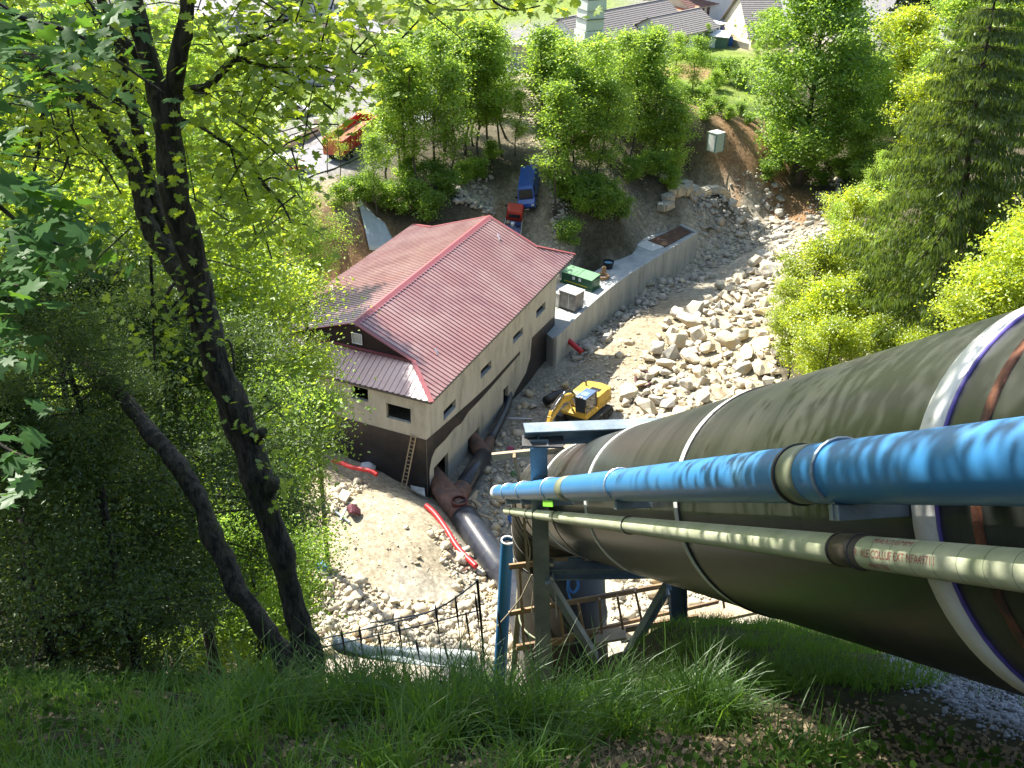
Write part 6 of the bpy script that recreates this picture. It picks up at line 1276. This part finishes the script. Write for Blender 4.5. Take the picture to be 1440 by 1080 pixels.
# sprays of leaves on the thin branches of the forked tree
tips = []
for T_ in TR[5:]: tips += [p for p in T_[len(T_) // 3:]]
r_ = np.random.default_rng(3); Tt = np.array([tuple(p) for p in tips])
C = Tt[r_.integers(0, len(Tt), 1500)] + r_.normal(0, .16, (1500, 3))
leafcloud('foliage', C, .075, L_NEAR, 4, parent=fk, up=.8, kind='stuff')
C = clouds([(430,60,6.2,60,50,.5,420),(350,120,6.3,60,50,.4,330),(370,200,6.2,40,60,.4,200),(300,250,6.4,50,60,.4,240),(470,110,6.0,40,30,.4,150),(330,20,6.3,60,30,.4,200),(480,30,6.1,50,30,.4,160),(120,180,6.9,70,70,.5,380),(60,60,7.1,60,60,.5,360),(150,60,6.8,50,60,.4,240),(350,300,6.1,35,40,.3,140),(620,10,6.2,70,14,.4,120),(560,20,6.2,40,20,.3,60),(730,8,6.2,50,8,.3,60),(200,260,6.9,60,90,.5,260)], 21)
C = leafparts(C, .085, L_NEAR, fk, 300, .8, 55)
leafcloud('foliage', C, .085, L_NEAR, 5, parent=fk, up=.8, kind='stuff')
# twigs for those sprays
rr_ = random.Random(5)
m = MB()
for k in range(150):
    c = C[rr_.randrange(len(C))]; a = Vector(c); d = Vector((rr_.gauss(0, 1), rr_.gauss(0, .5), rr_.gauss(-.1, .7))).normalized() * rr_.uniform(.25, .6)
    m.tube([a - d * .5, a + Vector((0, 0, .03)), a + d * .5], [.006, .005, .003], 4, False)
m.build('twigs', BARK, fk, kind='stuff')
limb('branch', [(560,-60,6.2,8),(585,-20,6.2,5),(610,8,6.2,4),(650,14,6.2,3),(700,12,6.2,2)], seg=6)
limb('branch', [(700,-40,6.2,5),(690,-5,6.2,4),(720,14,6.2,3),(760,8,6.2,2)], seg=6)
# the rest of its crown, above the picture: it shades the penstock
m = MB(); r_ = np.random.default_rng(9); CC = []
top = [(-2.9, 6.3, 47.4), (-2.4, 6.1, 48.3), (-1.6, 7.2, 48.9)]
for k in range(48):
    a = r_.uniform(0, 6.28); L_ = r_.uniform(1.2, 4.6); b = Vector(top[k % 3]) + Vector((0, 0, r_.uniform(-.6, 2.0))); e = b + Vector((math.cos(a) * L_, math.sin(a) * L_ * .9 + .4, r_.uniform(.3, 2.6)))
    m.tube([b, b.lerp(e, .5) + Vector((0, 0, .25)), e], [.045, .025, .008], 6, False)
    for _ in range(100): q_ = b.lerp(e, r_.uniform(.25, 1.05)); CC.append((q_.x + r_.normal(0, .45), q_.y + r_.normal(0, .45), q_.z + r_.normal(0, .32)))
CC = np.array(CC); keep = np.array([(lambda q: q[2] < .3 or q[1] < -25 or q[0] < -40 or q[0] > 1480)(proj(c)) for c in CC]); CC = CC[keep]
m.build('upper_branches', BARK, fk)
leafcloud('upper_foliage', CC, .13, L_NEAR, 6, parent=fk, up=1.5, kind='stuff')
# dark maple boughs very close at the left edge
mb_ = thing('near_maple_bough', 'bough of large dark green maple leaves hanging at the left edge close to the camera', 'bough', AY(-60, 250, 2.6))
C = clouds([(10,40,3.2,40,40,.3,80),(90,50,3.6,45,30,.3,46),(40,120,3.4,40,26,.3,38),(200,120,4.2,30,20,.3,14),(20,300,2.8,30,50,.2,46),(70,340,2.9,45,40,.2,60),(20,400,2.7,30,40,.2,46),(10,480,2.7,15,30,.2,18),(40,600,2.6,22,18,.15,9),(40,655,2.5,18,10,.1,7),(10,680,2.5,14,18,.1,8),(90,300,3.0,20,20,.2,16),(150,20,3.6,30,20,.3,20),(10,200,3.0,16,40,.2,14)], 31)
C = leafparts(C, .10, L_MAPLE, mb_, 300, 1.6, 56)
leafcloud('leaf_spray', C, .10, L_MAPLE, 8, parent=mb_, up=1.6, kind='stuff')
for P in ([(-80,200,3,10),(0,290,2.9,7),(60,335,2.9,5),(110,350,2.9,3)], [(-60,-40,3.3,12),(20,20,3.3,9),(110,50,3.5,6),(200,110,4.0,4),(230,130,4.2,3)], [(-60,560,2.6,8),(0,625,2.55,5),(60,650,2.5,3)], [(-60,380,2.8,7),(20,400,2.7,5),(50,430,2.7,3)]): limb('twig', P, mb_, seg=6)

# ---------------------------------------------------------------- grass, stalks, litter
def blades(name, base, h, w_, m_, seed, lean=.5, parent=None, **kw):
    r_ = np.random.default_rng(seed); n = len(base); a = r_.uniform(0, 6.283, n); hh = h * r_.uniform(.45, 1.25, n); ln = lean * r_.uniform(.1, 1.2, n) * hh
    dx, dy = np.cos(a) * ln, np.sin(a) * ln; pa = a + 1.57 + r_.normal(0, .6, n); wx, wy = np.cos(pa) * w_ * .5, np.sin(pa) * w_ * .5
    V = np.empty((n, 7, 3)); fr_ = (0, .4, .75, 1.0)
    for k, f in enumerate(fr_):
        x = base[:, 0] + dx * f ** 2; y = base[:, 1] + dy * f ** 2 - 0; z = base[:, 2] + hh * (f - .32 * lean * f ** 3)
        wk = (1, .85, .5, 0)[k]
        if k < 3: V[:, 2 * k] = np.stack([x - wx * wk, y - wy * wk, z], 1); V[:, 2 * k + 1] = np.stack([x + wx * wk, y + wy * wk, z], 1)
        else: V[:, 6] = np.stack([x, y, z], 1)
    I = np.arange(n)[:, None] * 7; T_ = [(0, 1, 3), (0, 3, 2), (2, 3, 5), (2, 5, 4), (4, 5, 6)]; Fq = np.concatenate([I + np.array(t)[None] for t in T_])
    t = np.repeat(np.clip(r_.normal(.5, .22, n), 0, 1), 7); o = obj(name, fastmesh(name, V.reshape(-1, 3), Fq, m_, t), **kw)
    if parent: put(o, parent)
    return o
r_ = np.random.default_rng(12)
def tufts(n, spec):
    pts = []; hs_ = []
    for x0, x1, y0, y1, k, per, sd in spec:
        cx = r_.uniform(x0, x1, k); cy = r_.uniform(y0, y1, k)
        for i in range(k):
            m_ = int(per * r_.uniform(.4, 1.5)); pts.append(np.stack([cx[i] + r_.normal(0, sd, m_), cy[i] + r_.normal(0, sd, m_)], 1))
    P = np.concatenate(pts); return np.column_stack([P, height(P[:, 0], P[:, 1]) - .02])
def bare(P):   # the trodden dry patch and the gravel stay thin
    px = P[:, 0]; py = P[:, 1]
    a = ((px - 1.05) / .55) ** 2 + ((py - 3.45) / .42) ** 2 < 1; b = (px > 1.0) & (py < 4.5 + (px - 1.0) * .55)
    keep = ~(a | b) | (r_.uniform(size=len(P)) < .12); return P[keep]
def cliffcut(P): return P[(P[:, 1] < 7.4) | (P[:, 0] > 1.6)]
B1 = cliffcut(bare(tufts(0, [(-4.2, 1.9, 2.9, 5.2, 90, 60, .09), (-5, 2.2, 4.6, 6.9, 120, 60, .10), (.6, 5.4, 5.4, 13, 300, 60, .15), (-3.5, -.6, 2.7, 4.5, 30, 50, .10)])))
blades('grass', B1, .23, .0085, L_GRASS, 1, .75, kind='stuff')
for k, (px, py, y, n, h_, lb) in enumerate(((370,1010,5.0,420,.42,'large dark grass tussock below the forked tree'),(620,1010,4.6,460,.46,'large grass tussock in the middle of the foreground'),(500,1000,5.2,300,.40,'tussock between the two largest foreground tussocks'),(740,1010,4.6,380,.44,'dense tussock left of the sunlit one'),(985,985,5.0,360,.42,'bright sunlit grass tussock under the penstock'),(860,975,5.3,280,.36,'low tussock between the steel post and the bright tussock'),(300,1070,4.1,200,.34,'small tussock at the bottom edge on the left'),(1130,1060,4.0,150,.26,'low leafy tussock at the bottom right of the dry patch'),(660,930,6.1,240,.36,'tussock on the crest left of the steel post'),(480,950,6.1,220,.36,'tussock on the crest beside the grey liner'))):
    g_ = AY(px, py, y); zz = tz(g_.x, g_.y); q_ = np.column_stack([r_.normal(g_.x, .16, n), r_.normal(g_.y, .14, n), np.full(n, zz - .03)]); q_[:, 2] = height(q_[:, 0], q_[:, 1]) - .02
    o = blades('grass_tussock', q_, h_ * 1.45, .012, L_GRASS, 60 + k, .85); tag(o, lb, 'grass tussock', 'grass tussocks in the foreground')
for k in range(46):
    x_, y_ = r_.uniform(-3.6, 1.9), r_.uniform(3.0, 6.3); n = int(r_.uniform(60, 170)); q_ = np.column_stack([r_.normal(x_, .07, n), r_.normal(y_, .07, n), np.zeros(n)]); q_ = bare(q_)
    if len(q_) < 30: continue
    q_[:, 2] = height(q_[:, 0], q_[:, 1]) - .02
    o = blades('grass_clump', q_, r_.uniform(.28, .52), .009, L_GRASS, 160 + k, .9); qx, qy, _ = proj((x_, y_, tz(x_, y_))); near_ = min(((abs(qx - a) + abs(qy - b) * .7, nm) for a, b, nm in ((370, 1000, 'the tussock below the forked tree'), (620, 1000, 'the middle foreground tussock'), (740, 1000, 'the dense middle tussock'), (985, 970, 'the sunlit tussock'), (860, 960, 'the low crest tussock'), (430, 925, 'the forked tree'), (60, 1000, 'the left frame edge'), (200, 930, 'the yew bushes'), (1130, 1050, 'the dry patch'))))[1]
    tag(o, '%s %s clump of grass blades %s and %s %s' % ('small' if n < 90 else 'medium' if n < 130 else 'large', 'sparse' if n < 110 else 'thick', 'left' if qx < {'the tussock below the forked tree': 370, 'the middle foreground tussock': 620, 'the dense middle tussock': 740, 'the sunlit tussock': 985, 'the low crest tussock': 860, 'the forked tree': 430, 'the left frame edge': -99, 'the yew bushes': 200, 'the dry patch': 1130}[near_] else 'right', 'above' if qy < 980 else 'below', near_), 'grass clump', 'ragged grass clumps on the foreground slope')
# seed stalks standing above the grass
sk = []
m = MB()
for k, (px, y0p, y1p) in enumerate(((668,960,835),(640,980,838),(612,960,850),(585,965,900),(532,960,890),(700,965,860),(560,970,875),(655,970,860),(625,975,905),(480,960,885),(745,965,905),(505,985,880))):
    a = AY(px + 8, y0p + 60, 5.4); a.z = tz(a.x, a.y); b = AY(px, y1p, 5.5); c = a.lerp(b, .55) + Vector((.02, 0, .0)); st_ = MB(); st_.tube(bez([a, c, b], 8), [.004, .004, .004, .0035, .003, .003, .007, .010, .003][:9], 5, False)
    o = st_.build('grass_stalk', mat('dark_stalk', (.05, .035, .03), (.08, .06, .03), .9), smooth=True); tag(o, '%s dry dark seed stalk from the left above the foreground grass' % ordw(sorted((668,640,612,585,532,700,560,655,625,480,745,505)).index(px)), 'stalk', 'seed stalks above the grass')
# leafy herbs and litter
P = tufts(0, [(.6, 2.6, 2.8, 4.2, 60, 12, .10), (-5, 2.5, 2.7, 6.5, 160, 10, .16), (-5.5, -1.8, 3.0, 7.0, 120, 18, .2)]); P[:, 2] += r_.uniform(.03, .22, len(P))
leafcloud('ground_herbs', P, .045, L_HERB, 14, base=(SM_V, SM_F), up=1.4, kind='stuff')
P = tufts(0, [(-4, 3, 2.5, 5.2, 130, 30, .2), (.7, 3, 2.5, 4.6, 120, 40, .22)]); P[:, 2] += r_.uniform(.02, .05, len(P))
leafcloud('dead_leaves', P, .034, DRY, 15, base=(SM_V, SM_F), up=1.0, kind='stuff')
P = tufts(0, [(.4, 1.8, 2.9, 4.0, 70, 30, .13)]); blades('dry_grass', P, .10, .006, DRY, 16, 1.6, kind='stuff')
# white gravel spilled under the penstock
n = 34000; X = r_.uniform(1.4, 4.6, n); Y = r_.uniform(2.6, 8, n); Z = height(X, Y)
GP = [(1240,915),(1300,925),(1480,955),(1600,1000),(1600,1090),(1440,1035),(1350,1000),(1285,960)]
k_ = np.array([inpoly(*(lambda q: (q[0] + r_.normal(0, 9), q[1] + r_.normal(0, 9)))(proj((a, b, c))), GP) for a, b, c in zip(X, Y, Z)]); X, Y, Z = X[k_], Y[k_], Z[k_]
base = rockmesh(300, GRAVEL, 0, .7, 'tmp'); base.calc_loop_triangles(); Vb = np.array([v_.co[:] for v_ in base.vertices]); Fb = np.array([t.vertices[:] for t in base.loop_triangles])
nn = len(X); sc_ = (.010 * (1 + r_.pareto(3, nn))).clip(0, .035); V = Vb[None] * sc_[:, None, None] * r_.uniform(.7, 1.3, (nn, 1, 3)) + np.stack([X, Y, Z + sc_ * .4], 1)[:, None]
Fq = (Fb[None] + (np.arange(nn) * len(Vb))[:, None, None]).reshape(-1, 3); obj('gravel', fastmesh('gravel', V.reshape(-1, 3), Fq, GRAVEL), kind='stuff')



# post and ropes along the crest
rf = thing('rope_fence', 'thin black post with slack ropes strung to the forked tree', 'fence', AY(680, 915, 7.0))
m = MB(); m.tube([AY(681, 935, 7.0), AY(676, 870, 7.0), AY(671, 815, 7.0)], .012, 8, True, .3); m.build('post', BLKPE, rf)
ROPE = mat('grey_rope', (.10, .13, .16), (.06, .07, .09), .8)
for a, mid, b in (((671,818,7.0),(600,862,7.0),(446,900,6.7)), ((674,858,7.0),(590,880,7.0),(446,912,6.7)), ((671,818,7.0),(610,858,7.05),(520,876,7.0))):
    m = MB(); m.tube(bez([AY(*a), AY(*mid), AY(*b)], 14), .007, 6); m.build('rope', ROPE, rf)
# small scraps on the near rubble
for nm, lb, px, py, c_, s_ in (('blue_scrap', 'crumpled bright blue plastic scrap among leaves left of the near rubble', 452, 799, (.05, .22, .5), .5), ('white_bag', 'white plastic bag caught on the dark front wall mound', 517, 660, (.65, .65, .68), .6), ('red_ball', 'small pink object lying on the mud beside the building', 718, 632, (.45, .08, .15), .3), ('green_can', 'small green container on the rubble left of the steel portal', 724, 668, (.08, .18, .06), .35), ('blue_canister', 'dark blue drum half hidden below the pipe ends', 727, 732, (.02, .12, .42), .7)):
    g_ = G(px, py, .5); z_ = tz(g_.x, g_.y); g_ = G(px, py, z_); bm = bmesh.new(); bmesh.ops.create_icosphere(bm, subdivisions=2, radius=s_)
    for v_ in bm.verts: v_.co *= 1 + .35 * mn.noise(v_.co * 3 / s_); v_.co.z *= .6
    me = bpy.data.meshes.new(nm); bm.to_mesh(me); bm.free(); me.materials.append(mat(nm, c_, None, .45)); tag(obj(nm, me, loc=(g_.x, g_.y, z_ + s_ * .35)), lb, 'scrap' if 'scrap' in lb else nm.split('_')[1])
